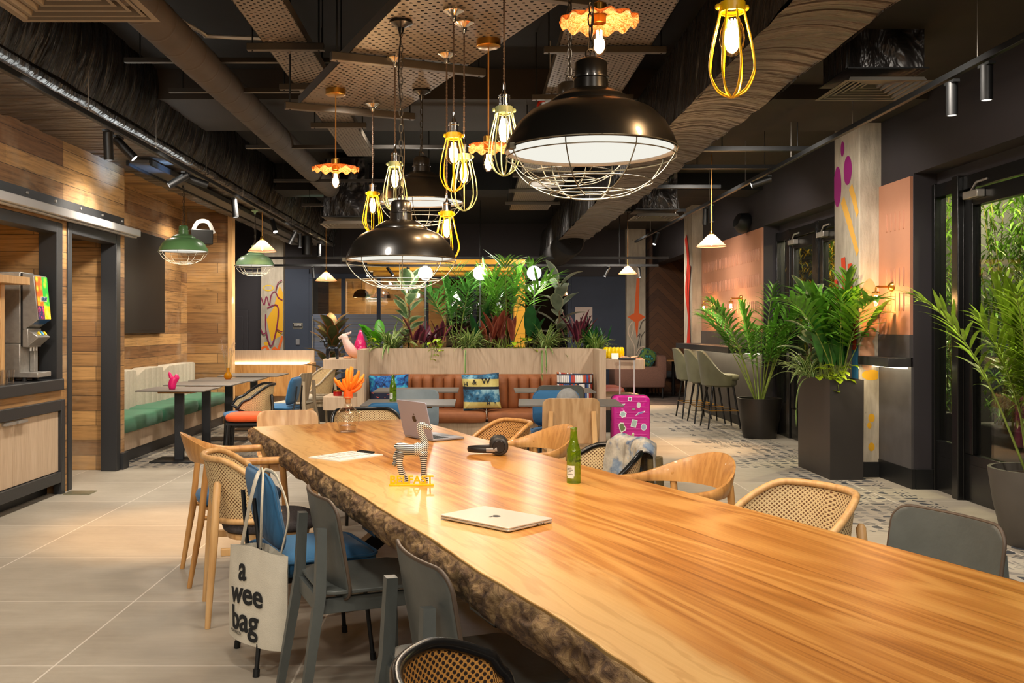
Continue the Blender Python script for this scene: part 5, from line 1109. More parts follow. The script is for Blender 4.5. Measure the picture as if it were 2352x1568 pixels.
OUT(t_, nd(t_, 'MixShader', {0: MA(t_, 'ADD', fr_, .06), 1: nd(t_, 'MixShader', {0: .22, 1: nd(t_, 'BsdfTransparent', {0: (.5, .68, .1, 1)}), 2: BS(t_, col=hx('7fa31c'), rough=.2)}), 2: nd(t_, 'BsdfGlossy', {'Roughness': .03})})); M_grn = m_
def bottle(label, loc):
    t = T('beer_bottle', label, 'bottle', loc, 0, 'green beer bottles')
    MB().lathe([(.001, .006), (.026, .004), (.03, .0), (.0305, .01), (.0305, .125), (.029, .14), (.02, .165), (.0165, .185), (.014, .215), (.0135, .222), (.0145, .224), (.0145, .232), (.012, .234), (.001, .234)], 28).build('glass', M_grn, t, ang=60)
    MB().grid(lambda u, v: (.0309 * cos(lerp(3.5, 4.7, u)), .0309 * sin(lerp(3.5, 4.7, u)), lerp(.03, .075, v)), 10, 1).grid(lambda u, v: (.0309 * cos(lerp(3.6, 4.6, u)), .0309 * sin(lerp(3.6, 4.6, u)), lerp(.022, .03, v)), 8, 1).build('label', mat('label_white', 'd5d6cf', .5), t)
    st = MB()
    for k in range(6): st.grid(lambda u, v, k=k: (.0311 * cos(lerp(3.6, 4.5 - (k % 3) * .15, u)), .0311 * sin(lerp(3.6, 4.5 - (k % 3) * .15, u)), .038 + k * .006 + v * .0025), 6, 1)
    st.build('label_print', mat('label_ink', '55604c', .6), t)
    MB().grid(lambda u, v: (.0308 * cos(lerp(4.8, 6.0, u)), .0308 * sin(lerp(4.8, 6.0, u)), .095 + .022 * sin(v * 2 * pi) * 0 + lerp(-.004, .004, v)), 10, 1).build('emboss', mat('bottle_emboss', '31440a', .3), t)
    return t
bottle('green beer bottle standing on the long table', (.42, 4.056, TZ)); bottle('green beer bottle on the dark table behind the decanter', (-.71, 8.34, .75))
t = T('decanter', 'clear glass decanter with an orange coral stopper on the long table', 'decanter', (-.79, 5.98, TZ))
dg = []
for k in range(33):
    v = k / 32; z = v * .2
    r = [(0, .048), (.1, .054), (.42, .07), (.52, .076), (.62, .072), (.72, .05), (.82, .026), (.92, .019), (1, .022)]
    for (a, ra), (b, rb) in zip(r, r[1:]):
        if a <= v <= b: rr_ = lerp(ra, rb, smooth((v - a) / (b - a)))
    dg.append((rr_, z))
def deca(u, v):
    k = min(32, int(v * 32 + .5)); r, z = dg[k]; a = 2 * pi * u
    fac = 1 + (.035 * abs(sin(4 * a)) if k < 16 else .05 * sin(9 * a + k * .8) if k < 26 else 0)
    return (r * fac * cos(a), r * fac * sin(a), z)
m_, t_ = NM('cut_glass'); OUT(t_, nd(t_, 'MixShader', {0: MA(t_, 'ADD', FRES(t_, 1.4), .1), 1: nd(t_, 'BsdfTransparent', {0: (.98, .96, .93, 1)}), 2: nd(t_, 'BsdfGlossy', {'Roughness': .04})}))
MB().grid(deca, 64, 32).lathe([(.001, .004), (.05, .004)], 24).build('bottle', m_, t, ang=25); MB().lathe([(.001, .008), (.046, .01), (.05, .045), (.001, .045)], 20).build('base_glass', m_, t)
MB().lathe([(.014, .18), (.018, .2), (.018, .215), (.03, .217), (.03, .225)], 16).build('collar', mat('cork', 'b98c5a', .8), t)
m_, t_ = NM('coral_orange'); z_ = nd(t_, 'SeparateXYZ', {0: CO(t_)}).outputs[2]
OUT(t_, BS(t_, col=RP(t_, MA(t_, 'MULTIPLY_ADD', z_, 5, -1.1), [(0, hx('ee4a10')), (.5, hx('f58a20')), (1, hx('f7ad48'))]), rough=.5))
cr = MB().tube([(0, 0, .215), (0, 0, .27)], [.03, .028], 14); random.seed(4)
for k in range(22):
    a = random.uniform(0, 2 * pi); el = random.uniform(-.05, 1.4); l = random.uniform(.06, .13); d = V((cos(a) * cos(el), sin(a) * cos(el) * .7, sin(el)))
    b = V((0, 0, .245 + .03 * random.random())); pts = [b, b + d * l * .5, b + d * l * .85 + V((0, 0, .015)), b + d * l + V((0, 0, .03))]
    cr.tube(pts, [.014, .012, .011, .006], 8)
    if k % 2: e = pts[1] + (d + V((random.uniform(-.7, .7), 0, .6))).normalized() * l * .5; cr.tube([pts[1], (pts[1] + e) / 2, e], [.011, .01, .005], 8)
cr.build('coral_stopper', m_, t, ang=60)
# tote bag on the velvet chair
A_, B_ = V((-1.03, 4.02, 0)), V((-.745, 3.79, 0)); wd = (B_ - A_); tw = wd.length; wx = wd.normalized(); nf = V((wx.y, -wx.x, 0)) ; nf = -nf if nf.y > 0 else nf
t = T('tote_bag', 'cream cotton tote bag with black lettering hanging from a blue velvet chair', 'bag', (A_ + B_) / 2)
M_can = mat('cream_canvas', 'd3cbb8', .9, var=(14, .05), bump=(220, .3)); hw = tw / 2
def tf(s):
    def f(u, v):
        x = lerp(-hw, hw, u) * (1 + .02 * sin(v * 5)); z = lerp(.115, .5, v) - .012 * cos(u * pi * 2) * v; bulge = .045 * (1 - abs(2 * u - 1) ** 2.2) * (1 - .25 * v) * s
        fold = .012 * noise.noise((u * 3.5 + s, v * 1.5, 3)) + .015 * sin(u * 9 + 2 * v) * (u > .55) * (u - .55) * 2
        return tuple(wx * x + nf * (bulge + fold) + V((0, 0, z)))
    return f
MB().grid(tf(1), 30, 24).grid(tf(-1), 30, 24).build('bag_body', M_can, t, ang=80)
tl_ = V(t.location)
for pts in ([P(556, 1252, 3.97), P(572, 1165, 3.86), P(588, 1100, 3.84), P(599, 1079, 3.92), P(604, 1090, 3.84), P(601, 1165, 3.78), P(599, 1256, 3.88)], [P(604, 1084, 3.9), P(612, 1079, 3.92), P(634, 1092, 3.88), P(657, 1150, 3.82), P(662, 1195, 3.8), P(646, 1268, 3.84)]):
    MB().tube([V(p) - tl_ for p in spline(pts, 6)], .011, 8, flat=(1, .4), up=tuple(nf)).build('handle', M_can, t, ang=70)
TM = Matrix((( wx.x, 0, nf.x, 0), (wx.y, 0, nf.y, 0), (0, 1, 0, 0), (0, 0, 0, 1)))
tx = MB()
for s, x, z, sz in (('a', -.045, .405, .135), ('wee', -.022, .31, .125), ('bag', -.03, .205, .135)):
    q = MB().text(s, sz, TR(0, 0, 0), .0008, .0025, .98)
    for (vx, vy, vz) in q.v:
        X, Z = vx + x, vy + z; u = (X + hw) / tw; v = (Z - .115) / .385
        p = V(tf(1)(min(1, max(0, u)), v)) + nf * (.004 + vz); tx.v.append(tuple(p))
    o_ = len(tx.v) - len(q.v)
    tx.f += [tuple(o_ + k for k in f) for f in q.f]; tx.uv += [None] * len(q.f)
tx.build('lettering', mat('ink_black', '1b1b1b', .8), t, ang=80)
t2 = MB(); q = MB().text('POWERED', .019, TR(0, 0, 0), .0006, .0004, 1.1)
t2.v = [tuple(V(tf(1)((p[0] - .09 + hw) / tw, (p[1] + .15 - .115) / .385)) + nf * .005) for p in q.v]; t2.f = q.f; t2.uv = q.uv; t2.build('small_lettering', mat('ink_grey', '5a5650', .8), t, ang=80)
# denim jacket over the black cane chair
ci = Matrix.Translation((.54, 4.84, 0)) @ rz(AR)
m_, t_ = NM('patched_denim'); n_ = NZ(t_, CO(t_), 16, 4, .6); n2_ = NZ(t_, CO(t_, loc=(3, 1, 2)), 9, 3)
OUT(t_, BS(t_, col=MX(t_, RP(t_, n2_, [(.42, 0.0), (.5, 1.0)]), RP(t_, n_, [(.35, hx('33486a')), (.6, hx('8496aa'))]), RP(t_, n_, [(.35, hx('8f8a80')), (.65, hx('c2bcae'))])), rough=.9, n=BU(t_, NZ(t_, CO(t_), 120, 3), .4, .003)))
t = T('denim_jacket', 'patched denim jacket thrown over the black cane chair', 'jacket', (.54, 4.84, 0), AR)
def jf(u, v):
    x = lerp(-.2, .15, u); q = x / .285; yb = -.05 - .27 * sqrt(max(.05, 1 - min(1, abs(q)) ** 2)); top = lerp(.79, .70, smooth((abs(x) - .1) / .2))
    n1 = noise.noise((u * 4, v * 3, 1)) * .022 + noise.noise((u * 11, v * 5, 2)) * .009
    if v < .35: k = v / .35; return (x, yb + .05 + .03 * (1 - k) + n1, top - .22 * (1 - k) + .01 + abs(n1) * .3)
    if v < .5: k = (v - .35) / .15; return (x, yb + .05 - .1 * k + n1 * .5, top + .012 + .022 * sin(pi * k) + abs(n1))
    k = (v - .5) / .5; return (x + .05 * k, yb - .05 - .06 * k - abs(n1) * 1.5, top + .01 - .36 * k)
MB().slab(jf, 34, 44, .008).build('cloth', m_, t, ang=80)
MB().tube(spline([jf(.1, .55), jf(.08, .75), jf(.1, .95), tuple(V(jf(.12, 1)) + V((0, -.02, -.06)))], 6), .045, 10, flat=(1, .6)).build('sleeve', mat('tan_lining', '6b5a38', .9, var=(30, .2)), t, ang=70)
t = T('cap', 'grey crumpled cap resting on the dark table behind the plywood chair', 'hat', (.79, 8.12, .75), .5)
M_cap = mat('cap_grey', '8d8c89', .9, var=(20, .15))
def cf(u, v):
    a = 2 * pi * u; r = .098 * (1 - v ** 2.4) ** .5 if v < 1 else 0; f_ = .006 * sin(11 * a + 4 * v) * (1 - v)
    return ((r + f_) * cos(a), (r + f_) * .92 * sin(a), .012 + .115 * v + .01 * noise.noise((cos(a) * 2, sin(a) * 2, v * 3)))
MB().grid(cf, 48, 14).build('crown', M_cap, t, ang=80)
MB().panel([(.085 * cos(a), -.05 - .105 * (-sin(a))) for a in [pi + pi * k / 16 for k in range(17)]] + [(.06, -.05), (-.06, -.05)], lambda x, y, o: (x, y, .012 + o - .6 * x * x), .004).build('peak', M_cap, t, ang=60)
# pink suitcase
t = T('suitcase', 'pink hard shell suitcase covered in stickers', 'suitcase', (1.72, 10.6, 0), -.03)
M_pink = mat('magenta_shell', 'c6108c', .32, var=(3, .05), coat=.3)
def shell(sg):
    o = rrect(.415, .6, .06)
    return lambda x, z, of: (x, sg * .07 + of, .345 + z)
pk = MB()
for sg in (-1, 1):
    prof = [(0.0, 1.0), (.05, 1.0), (.11, .985), (.132, .955), (.14, .92)]
    rr_ = [[(x * s, sg * d, .345 + z * (1 - (1 - s) * .7)) for x, z in rrect(.415, .6, .06)] for d, s in [(.006, 1), (.06, 1), (.11, .99), (.132, .965), (.142, .92)]]
    rr_.append([(0.0, sg * .143, .345)] * len(rr_[0])); pk.loft(rr_ if sg > 0 else rr_, False)
pk.build('shell', M_pink, t, ang=40)
rb = MB()
for k in range(9): rb.squad((0, -.141, .1 + k * .06), (.35, .008, .022), .7, .3, 20, 6)
rb.build('ribs', M_pink, t, ang=50)
MB().tube([(x, 0, .345 + z) for x, z in rrect(.417, .602, .06)], .006, 6, True).build('zip', M_black, t)
for sx in (-1, 1):
    for sy in (-1, 1): MB().squad((sx * .16, sy * .09, .028), (.03, .05, .056), .6, .8, 14, 8).build('wheel', M_rubber, t)
[MB().cyl((q, .1, .64), (q, .1, 1.03), .009, 8).build('handle_tube', mat('handle_silver', 'd5d3d0', .35, .3), t) for q in (-.1, .06)]; MB().squad((-.02, .1, 1.04), (.2, .03, .028), .5, .4).build('handle_grip', M_black, t)
MB().box((-.21, 0, .42), (.012, .03, .12)).build('carry_handle', M_blackg, t, bev=.004)
def sticker(x, z, pts, c1, c2, r=0, k=.8):
    M = TR(x, -.1475, .345 + z) @ Matrix.Rotation(r, 4, 'Y') @ Matrix.Rotation(pi / 2, 4, 'X')
    s_ = MB().prism(pts, 0, .0015, M).build('sticker', mat('stk_' + c1, c1, .5), t); MB().prism([(p[0] * k, p[1] * k) for p in pts], .0016, .002, M).build('sticker_print', mat('stk_' + c2, c2, .5), s_)
cir = lambda rx, ry, n=20, w=0, q=0: [((1 + w * sin(q * a)) * rx * cos(a), (1 + w * sin(q * a)) * ry * sin(a)) for a in [2 * pi * k / n for k in range(n)]]
sticker(-.02, .265, rrect(.04, .045, .008), 'f2f0f2', '6a6c78', .2, .6); sticker(-.115, .195, [(-.045, -.02), (.03, .0), (.045, .02), (.01, .018), (-.02, .008)], 'f2f0f2', 'b9b4c0', 0)
sticker(.075, .2, rrect(.04, .06, .018), 'f2f0f2', 'd3d8d0', 0); sticker(-.095, .1, cir(.036, .036, 40, .12, 6), 'f2f0f2', 'a8c4bf', 0, .7); sticker(.09, .11, [(-.055, -.028), (.05, .012), (.055, .028), (-.02, .008)], 'f2f0f2', '7e78c2', 0, .75)
sticker(-.105, -.045, [(-.04, .03), (-.02, .055), (.02, .052), (.025, .02), (.045, 0), (.04, -.03), (-.01, -.06), (-.03, -.02)], 'f2efe6', '6f7f4e', 0, .75); sticker(.025, -.0, rrect(.06, .085, .004), 'ecebec', 'a9bdb2', .25, .8)
sticker(.13, -.04, cir(.032, .038), 'e9e7ee', 'a3aec4', 0); sticker(.015, -.14, [(-.03, -.03), (-.012, .03), (.0, .045), (.012, .03), (.01, 0), (.034, -.005), (.028, -.04), (0, -.05)], 'f0ecd8', 'b4b067', 0, .7)
sticker(.105, -.185, [(-.04, .035), (-.01, .045), (.045, -.01), (.02, -.05)], 'e8b08a', 'cf9a4e', 0, .75); sticker(-.1, -.205, [(-.06, -.02), (-.04, .03), (.02, .045), (.035, .025), (.03, 0), (.05, -.02), (.03, -.035), (-.04, -.045)], 'dfe4ef', '8fa6cb', 0, .75)
MB().box((.02, -.15, .5), (.03, .004, .02)).build('badge', M_steel, t)
# cushions on the bench
def cushion(label, c, w, h, m, rx=-.25, ry=0):
    t = T('cushion', label, 'cushion', c, 0, 'cushions on the planter bench')
    M = Matrix.Rotation(ry, 4, 'Y') @ Matrix.Rotation(rx, 4, 'X')
    o = [(x * (1 - .07 * (1 - abs(2 * z / h) ** 2)), z * (1 - .07 * (1 - abs(2 * x / w) ** 2))) for x, z in rrect(w, h, .012, 3)]
    oo = []
    for i in range(len(o)):
        a, b = o[i], o[(i + 1) % len(o)]; n = 8 if abs(a[0] - b[0]) + abs(a[1] - b[1]) > .1 else 1
        for k in range(n):
            x, z = lerp(a[0], b[0], k / n), lerp(a[1], b[1], k / n); oo.append((x * (1 - .05 * (1 - abs(2 * z / h) ** 2)) if abs(z) < h * .42 else x, z * (1 - .05 * (1 - abs(2 * x / w) ** 2)) if abs(x) < w * .42 else z))
    MB().panel(oo, lambda x, z, of: M @ V((x, -of, z)), .15, True, rings=(1, .97, .9, .75, .5, .25)).build('cover', m, t, ang=80); return t, M
def print_mat(name, fn):
    m, t = NM(name); sp = nd(t, 'SeparateXYZ', {0: CO(t)}); OUT(t, BS(t, col=fn(t, sp), rough=.85)); return m
blot = lambda t, sp: MX(t, MA(t, 'GREATER_THAN', sp.outputs[2], .02), RP(t, NZ(t, CO(t, sc=(5, 1, 14)), 3, 4), [(.55, hx('151a33')), (.62, hx('c85a4a'))], 'CONSTANT'), RP(t, NZ(t, CO(t), 9, 5, .6, 1.5), [(.38, hx('101a3a')), (.5, hx('1d5fae')), (.62, hx('35b0c4')), (.7, hx('d87a4e'))]))
cushion('blue cushion with neon blots at the left end of the bench', (-.97, 10.86, .64), .46, .44, print_mat('neon_print', blot), -.2, -.04)
def stripes(t, sp):
    z = sp.outputs[2]; n = NZ(t, CO(t), 8, 5, .65); bl = RP(t, n, [(.35, hx('0f2338')), (.5, hx('2f6a8e')), (.62, hx('8db4bf'))])
    y = MA(t, 'MAXIMUM', MA(t, 'MULTIPLY', MA(t, 'GREATER_THAN', z, .06), MA(t, 'LESS_THAN', z, .145)), MA(t, 'MULTIPLY', MA(t, 'GREATER_THAN', z, -.185), MA(t, 'LESS_THAN', z, -.11)))
    d = MA(t, 'MULTIPLY', MA(t, 'GREATER_THAN', z, .03), MA(t, 'LESS_THAN', z, .06))
    return MX(t, y, MX(t, d, bl, hx('131c2a')), RP(t, n, [(.3, hx('b5a04c')), (.7, hx('d9cd86'))]))
t, M = cushion('blue and yellow striped cushion with capital letters in the middle of the bench', (.075, 10.83, .665), .43, .42, print_mat('letter_stripes', stripes), -.22, -.06)
tm = MB()
for s, x, z, sz in (('&', -.07, .1, .075), ('W', .06, .105, .095), ('H', .075, -.15, .05), ('&', .15, -.15, .035), ('H', -.17, .085, .07)):
    sag = lambda x, z: .075 * sqrt(max(0, 1 - min(1, max(abs(x) / .215, abs(z) / .21)) ** 4)) + .003
    tm.text(s, sz, M @ TR(x, -sag(x, z), z) @ Matrix.Rotation(pi / 2, 4, 'X'), .003, .002)
tm.build('lettering', mat('ink_black', '1b1b1b', .8), t)
def books(t, sp):
    x, z = sp.outputs[0], sp.outputs[2]; row = MA(t, 'FLOOR', MA(t, 'DIVIDE', z, .095)); col = MA(t, 'FLOOR', MA(t, 'DIVIDE', x, .022))
    w = nd(t, 'TexWhiteNoise', {'Vector': nd(t, 'CombineXYZ', {0: col, 1: row})}, noise_dimensions='2D').outputs[0]
    c = RP(t, w, [(0, hx('c9c4c2')), (.25, hx('a53a2e')), (.4, hx('36548a')), (.55, hx('d8d2cc')), (.75, hx('b3663a')), (.88, hx('1e2440'))], 'CONSTANT')
    e = MA(t, 'MAXIMUM', MA(t, 'LESS_THAN', MA(t, 'FRACT', MA(t, 'DIVIDE', x, .022)), .14), MA(t, 'LESS_THAN', MA(t, 'FRACT', MA(t, 'DIVIDE', z, .095)), .16))
    return MX(t, e, c, hx('161a2c'))
cushion('cushion printed with rows of books at the right end of the bench', (1.13, 10.84, .66), .42, .45, print_mat('book_print', books), -.2, .05)
# figurines on the end shelves and small ornaments
t = T('dog_ornament', 'shiny dark grey dog ornament on the left end shelf', 'ornament', (-1.62, 10.92, 1.033))
mg = mat('gunmetal', '3a3f46', .15, .8); d = MB()
d.squad((0, 0, .115), (.12, .055, .055), .8, .8).squad((-.075, 0, .165), (.05, .045, .07), .9, .9).squad((-.085, 0, .205), (.06, .045, .045), .9, .9).squad((-.125, 0, .2), (.045, .03, .028), .9, .9).squad((-.07, .018, .235), (.02, .014, .04), .9, .9).squad((-.07, -.018, .235), (.02, .014, .04), .9, .9).tube([(.055, 0, .13), (.075, 0, .165), (.08, 0, .19)], [.012, .011, .005], 8)
for sx in (-.045, .045):
    for sy in (-.018, .018): d.tube([(sx, sy, .12), (sx * 1.25, sy * 1.2, .05), (sx * 1.2, sy * 1.2, 0)], [.024, .02, .014], 10)
o = d.build('body', mg, t, ang=80); rm = o.modifiers.new('r', 'REMESH'); rm.mode = 'VOXEL'; rm.voxel_size = .004; rm.use_smooth_shade = True
t = T('bird_ornament', 'pale pink cockatoo ornament on the left end shelf', 'ornament', (-1.46, 11.1, 1.033), 0, sc=1.15)
m_, t_ = NM('pink_cream'); OUT(t_, BS(t_, col=RP(t_, MA(t_, 'MULTIPLY', nd(t_, 'SeparateXYZ', {0: CO(t_)}).outputs[2], 4), [(.0, hx('d8975f')), (.35, hx('dca79a')), (.8, hx('e2c4b8'))]), rough=.35))
o = MB().tube(spline([(.09, 0, .0), (.05, 0, .05), (.0, 0, .12), (-.03, 0, .18), (-.04, 0, .225)], 5), [.012, .02, .026, .034, .04, .046, .05, .052, .052, .05, .048, .045, .042, .039, .037, .035, .034, .034, .034, .033, .02], 16).squad((-.045, 0, .215), (.075, .06, .07), 1, 1).tube(spline([(-.03, 0, .24), (.0, 0, .25), (.02, 0, .262), (.02, 0, .275)], 4), [.014] * 5 + [.011] * 4 + [.007] * 4, 8).tube([(-.075, 0, .215), (-.092, 0, .205), (-.09, 0, .188)], [.018, .014, .004], 8).squad((-.01, 0, .01), (.09, .07, .02), .6, 1).build('body', m_, t, ang=80)
t = T('gnome_ornament', 'glossy pink pointed hat gnome ornament behind the cockatoo', 'ornament', (-1.34, 11.25, 1.033)); mp = mat('hot_pink', 'd8276f', .2, coat=.4)
MB().lathe([(.001, 0), (.075, .0), (.085, .06), (.08, .12), (.072, .15), (.074, .155), (.05, .22), (.025, .29), (.012, .325), (.001, .33)], 24).squad((-.02, -.075, .135), (.025, .03, .025), 1, 1).squad((0, -.06, .09), (.1, .06, .11), 1, 1).build('body', mp, t, ang=60)
t = T('candle_jar', 'red candle jar with a gilt rim on the lower left end shelf', 'candle', (-1.57, 10.98, .608)); MB().lathe([(.001, 0), (.048, 0), (.05, .01), (.05, .05), (.044, .052), (.001, .05)], 24).build('jar', mat('red_glass', 'a01014', .12), t); MB().lathe([(.05, .05), (.052, .056), (.05, .064), (.04, .066), (.001, .062)], 24).build('rim', M_brass, t)
t = T('bowl', 'yellow bubble sided bowl on the right end shelf', 'bowl', (1.62, 11.15, 1.033)); y = MB()
for k in range(14): a = 2 * pi * k / 14; y.squad((.1 * cos(a), .1 * sin(a), .065), (.05, .05, .13), .8, 1, 12, 8)
y.lathe([(.001, .01), (.09, .01), (.1, .12)], 24).build('body', mat('yellow_gloss', 'e8c800', .15, coat=.3), t, ang=60)
t = T('card_stand', 'small white card on the right end shelf', 'card', (1.6, 10.92, 1.033)); MB().prism([(-.03, 0), (.03, 0), (0, .065)], -.04, .04, rz(pi / 2) @ Matrix.Rotation(pi / 2, 4, 'X')).build('card', M_white, t)
t = T('book', 'open pinkish book lying on the right end shelf', 'book', (1.79, 10.98, 1.033))
MB().grid(lambda u, v: (lerp(-.12, .12, u), lerp(-.08, .08, v), .012 + .014 * abs(sin(u * 2 * pi)) ** .6), 20, 2).box((0, 0, .004), (.25, .17, .008)).build('pages', mat('book_pink', 'c99a86', .7), t)
t = T('bird_ornament', 'magenta bird ornament on the dining table by the doorway', 'ornament', (-3.14, 9.95, .75), .3); o = MB()
o.tube(spline([(0, 0, 0), (0, 0, .05), (.012, 0, .09), (.035, 0, .12), (.02, 0, .13)], 4), [.03, .034, .038, .041, .042, .042, .042, .042, .042, .042, .04, .038, .036, .036, .036, .032, .02], 14).tube([(-.01, 0, .12), (-.025, 0, .16), (-.03, 0, .185)], [.024, .016, .004], 10).tube([(.04, 0, .125), (.062, 0, .12), (.07, 0, .108)], [.02, .013, .003], 8)
o.build('body', mat('magenta_matt', 'd81468', .4), t, ang=80)
t = T('vase', 'amber glass vase of dried pampas grass on the third dining table', 'vase', (-3.05, 11.85, .75)); m_, t_ = NM('amber_clear'); OUT(t_, nd(t_, 'MixShader', {0: .45, 1: nd(t_, 'BsdfTransparent', {0: (.9, .55, .08, 1)}), 2: BS(t_, col=hx('c98a12'), rough=.12)}))
MB().lathe([(.001, .002), (.03, .0), (.05, .025), (.05, .055), (.03, .08), (.02, .09), (.02, .13), (.025, .14)], 20).build('glass', m_, t, ang=80)
random.seed(3); pg = MB(); stm = MB()
for k in range(9):
    a = 2 * pi * k / 9 + random.random(); l = random.uniform(.28, .4); tip = V((.09 * cos(a), .06 * sin(a), .1 + l)); stm.cyl((0, 0, .01), tuple(tip * .75 + V((0, 0, .02))), .0018, 4)
    for j in range(60):
        q = .55 + .45 * random.random(); b = V((tip.x * q, tip.y * q, .1 + (tip.z - .1) * q)); e = b + V((random.gauss(0, .012), random.gauss(0, .012), random.uniform(.0, .03)))
        w = V((.0012, .0006, 0)); pg.add([b - w, b + w, e], [(0, 1, 2)])
pg.build('plumes', mat('pampas', 'a08574', .95), t); stm.build('stems', mat('pampas_stem', '8a7a55', .9), t)
# ================================================================ plants
L_palm = leafmat('palm_green', '629a30'); L_palm2 = leafmat('palm_dark', '4a8234'); L_palmy = leafmat('palm_lime', '86a52c'); L_spid = leafmat('spider_striped', '4f7a34', 'b9c77a', .27); L_rub = leafmat('variegated_rubber', '65845a', 'c3cb9b', .33, .35, True)
L_rubg = leafmat('grey_rubber', '6d7766', '9a9c84', .4, .4); L_asp = leafmat('deep_green', '1f5a2a'); L_pur = leafmat('purple_feather', '4a1c2e', '7a3346', .3); L_ora = leafmat('russet_feather', '7a3326', '94503c', .3); L_lime = leafmat('lime_leaf', 'a3bf1e'); L_phil = leafmat('bright_green', '4fa01e'); L_bron = leafmat('bronze_rubber', '3f4424', '6d4424', .35); L_bam = leafmat('bamboo_green', '6f9a34'); L_bamy = leafmat('bamboo_yellow', 'c0a021')
M_stem = mat('stem_green', '7d8f3a', .6, var=(8, .3)); M_cane_s = mat('stem_brown', '5e4a30', .8)
def blade(mb, b, d, L, w, droop, n=6, fold=.18, pr=None, side=None):
    p = V(b); d = V(d).normalized(); pr = pr or (lambda t: sin(pi * min(1, t ** .75 * .97 + .03)) ** .7)
    vs = []
    for i in range(n + 1):
        t = i / n; s = side or d.cross(V((0, 0, 1)))
        s = s.normalized() if s.length > .05 else V((1, 0, 0)); up = s.cross(d).normalized(); h = w / 2 * pr(t)
        vs += [p - s * h + up * (h * fold * 2), p.copy(), p + s * h + up * (h * fold * 2)]
        d = (d + V((0, 0, -droop / n))).normalized(); p = p + d * (L / n)
    fs = []; uv = []
    for i in range(n):
        a = i * 3; t0, t1 = i / n, (i + 1) / n
        fs += [(a, a + 1, a + 4, a + 3), (a + 1, a + 2, a + 5, a + 4)]; uv += [[(0, t0), (.5, t0), (.5, t1), (0, t1)], [(.5, t0), (1, t0), (1, t1), (.5, t1)]]
    mb.add(vs, fs, uv)
OV = lambda t: sin(pi * min(1, .02 + t * .97)) ** .62
def frond(fm, sm, b, d, L, droop, nl=26, ll=.3, w=.026, bare=.35, rr=.006, ldroop=.9):
    p = V(b); d = V(d).normalized(); n = 24; pts = [p.copy()]; ds = [d.copy()]
    for i in range(n):
        d = (d + V((0, 0, -droop * (i / n) ** 1.3 * 2 / n))).normalized(); p = p + d * L / n; pts.append(p.copy()); ds.append(d.copy())
    sm.tube(pts, [rr * (1 - .75 * i / n) for i in range(n + 1)], 5)
    for k in range(nl):
        t = bare + (1 - bare) * (k + .5) / nl; i = min(n, int(t * n)); q, dd = pts[i], ds[i]
        s = dd.cross(V((0, 0, 1))); s = s.normalized() if s.length > .05 else V((1, 0, 0)); up = s.cross(dd)
        tt = (t - bare) / (1 - bare); l = ll * (sin(pi * (.22 + .7 * tt)) ** .8) * random.uniform(.85, 1.1)
        for sg in (-1, 1):
            v = (dd * (.55 + .6 * tt) + s * sg * (.9 - .45 * tt) + up * random.uniform(.05, .4)).normalized()
            blade(fm, q, v, l, w, ldroop * random.uniform(.5, 1.2), 5, .12)
def start(label, cat_name, loc, grp=None, cat='plant'): return T(cat_name, label, cat, loc, 0, grp)
def palm(label, loc, h, spread, nf, mleaf, seed, ll=.3, name='palm_plant', grp=None, az=None, droop=1.2, nl=24, w=.026, base=.06, tilt=(.12, .9), parent=None, lens=(.75, 1.0)):
    random.seed(seed); t = parent or start(label, name, loc, grp); f, s = MB(), MB()
    for k in range(nf):
        a = (2 * pi * k / nf * 1.0 + random.uniform(-.3, .3)) if az is None else az[k % len(az)] + random.uniform(-.15, .15)
        el = random.uniform(*tilt) * spread
        d = V((cos(a) * el, sin(a) * el, 1)); b = V((cos(a) * base * random.random(), sin(a) * base * random.random(), 0))
        frond(f, s, b, d, h * random.uniform(*lens) * (1 + .25 * el), droop * random.uniform(.6, 1.3) * (.5 + el), nl, ll, w, random.uniform(.38, .52), .009 if h > 1.2 else .006)
    f.build('foliage', mleaf, t, ang=180); s.build('stems', M_stem, t, ang=80); return t
def spider(label, loc, n, L, m, seed, grp, w=.022, trail=0, name='spider_plant'):
    random.seed(seed); t = start(label, name, loc, grp); f = MB()
    for k in range(n):
        a = random.uniform(0, 2 * pi); e = random.uniform(.7, 2.4); blade(f, (random.gauss(0, .03), random.gauss(0, .03), 0), (cos(a), sin(a), e * 1.6), L * random.uniform(.6, 1.1), w, random.uniform(1.0, 2.3), 8, .2, lambda q: min(1, 3 * (1 - q)) ** .6 * min(1, .5 + q * 3))
    for k in range(trail): blade(f, (.04 * k - .05, -.17, .02), (.1 * (k - .5), -1, .6), .42 - .1 * k, w * .9, 6.5, 12, .2, lambda q: min(1, 3 * (1 - q)) ** .6)
    f.build('foliage', m, t, ang=180); return t
def rubber(label, loc, h, n, m, seed, grp=None, L=.26, w=.13, name='rubber_plant', spread=.75, parent=None):
    random.seed(seed); t = parent or start(label, name, loc, grp); f, s = MB(), MB()
    s.tube([(0, 0, 0), (.015, 0, h * .5), (0, 0, h * .82)], [.012, .01, .006], 8)
    for k in range(n):
        q = .12 + .83 * k / n; a = k * 2.4 + random.uniform(-.3, .3); z = h * q * .82; el = lerp(.2, 1.6, q) * random.uniform(.7, 1.3)
        d = V((cos(a) * spread, sin(a) * spread, el)).normalized(); b = V((0, 0, z)); e = b + d * .05; s.cyl(b, e, .004, 5)
        blade(f, e, d, L * random.uniform(.8, 1.15), w * random.uniform(.85, 1.1), random.uniform(.3, 1.0), 8, .12, OV)
    f.build('foliage', m, t, ang=180); s.build('stem', M_cane_s, t); return t
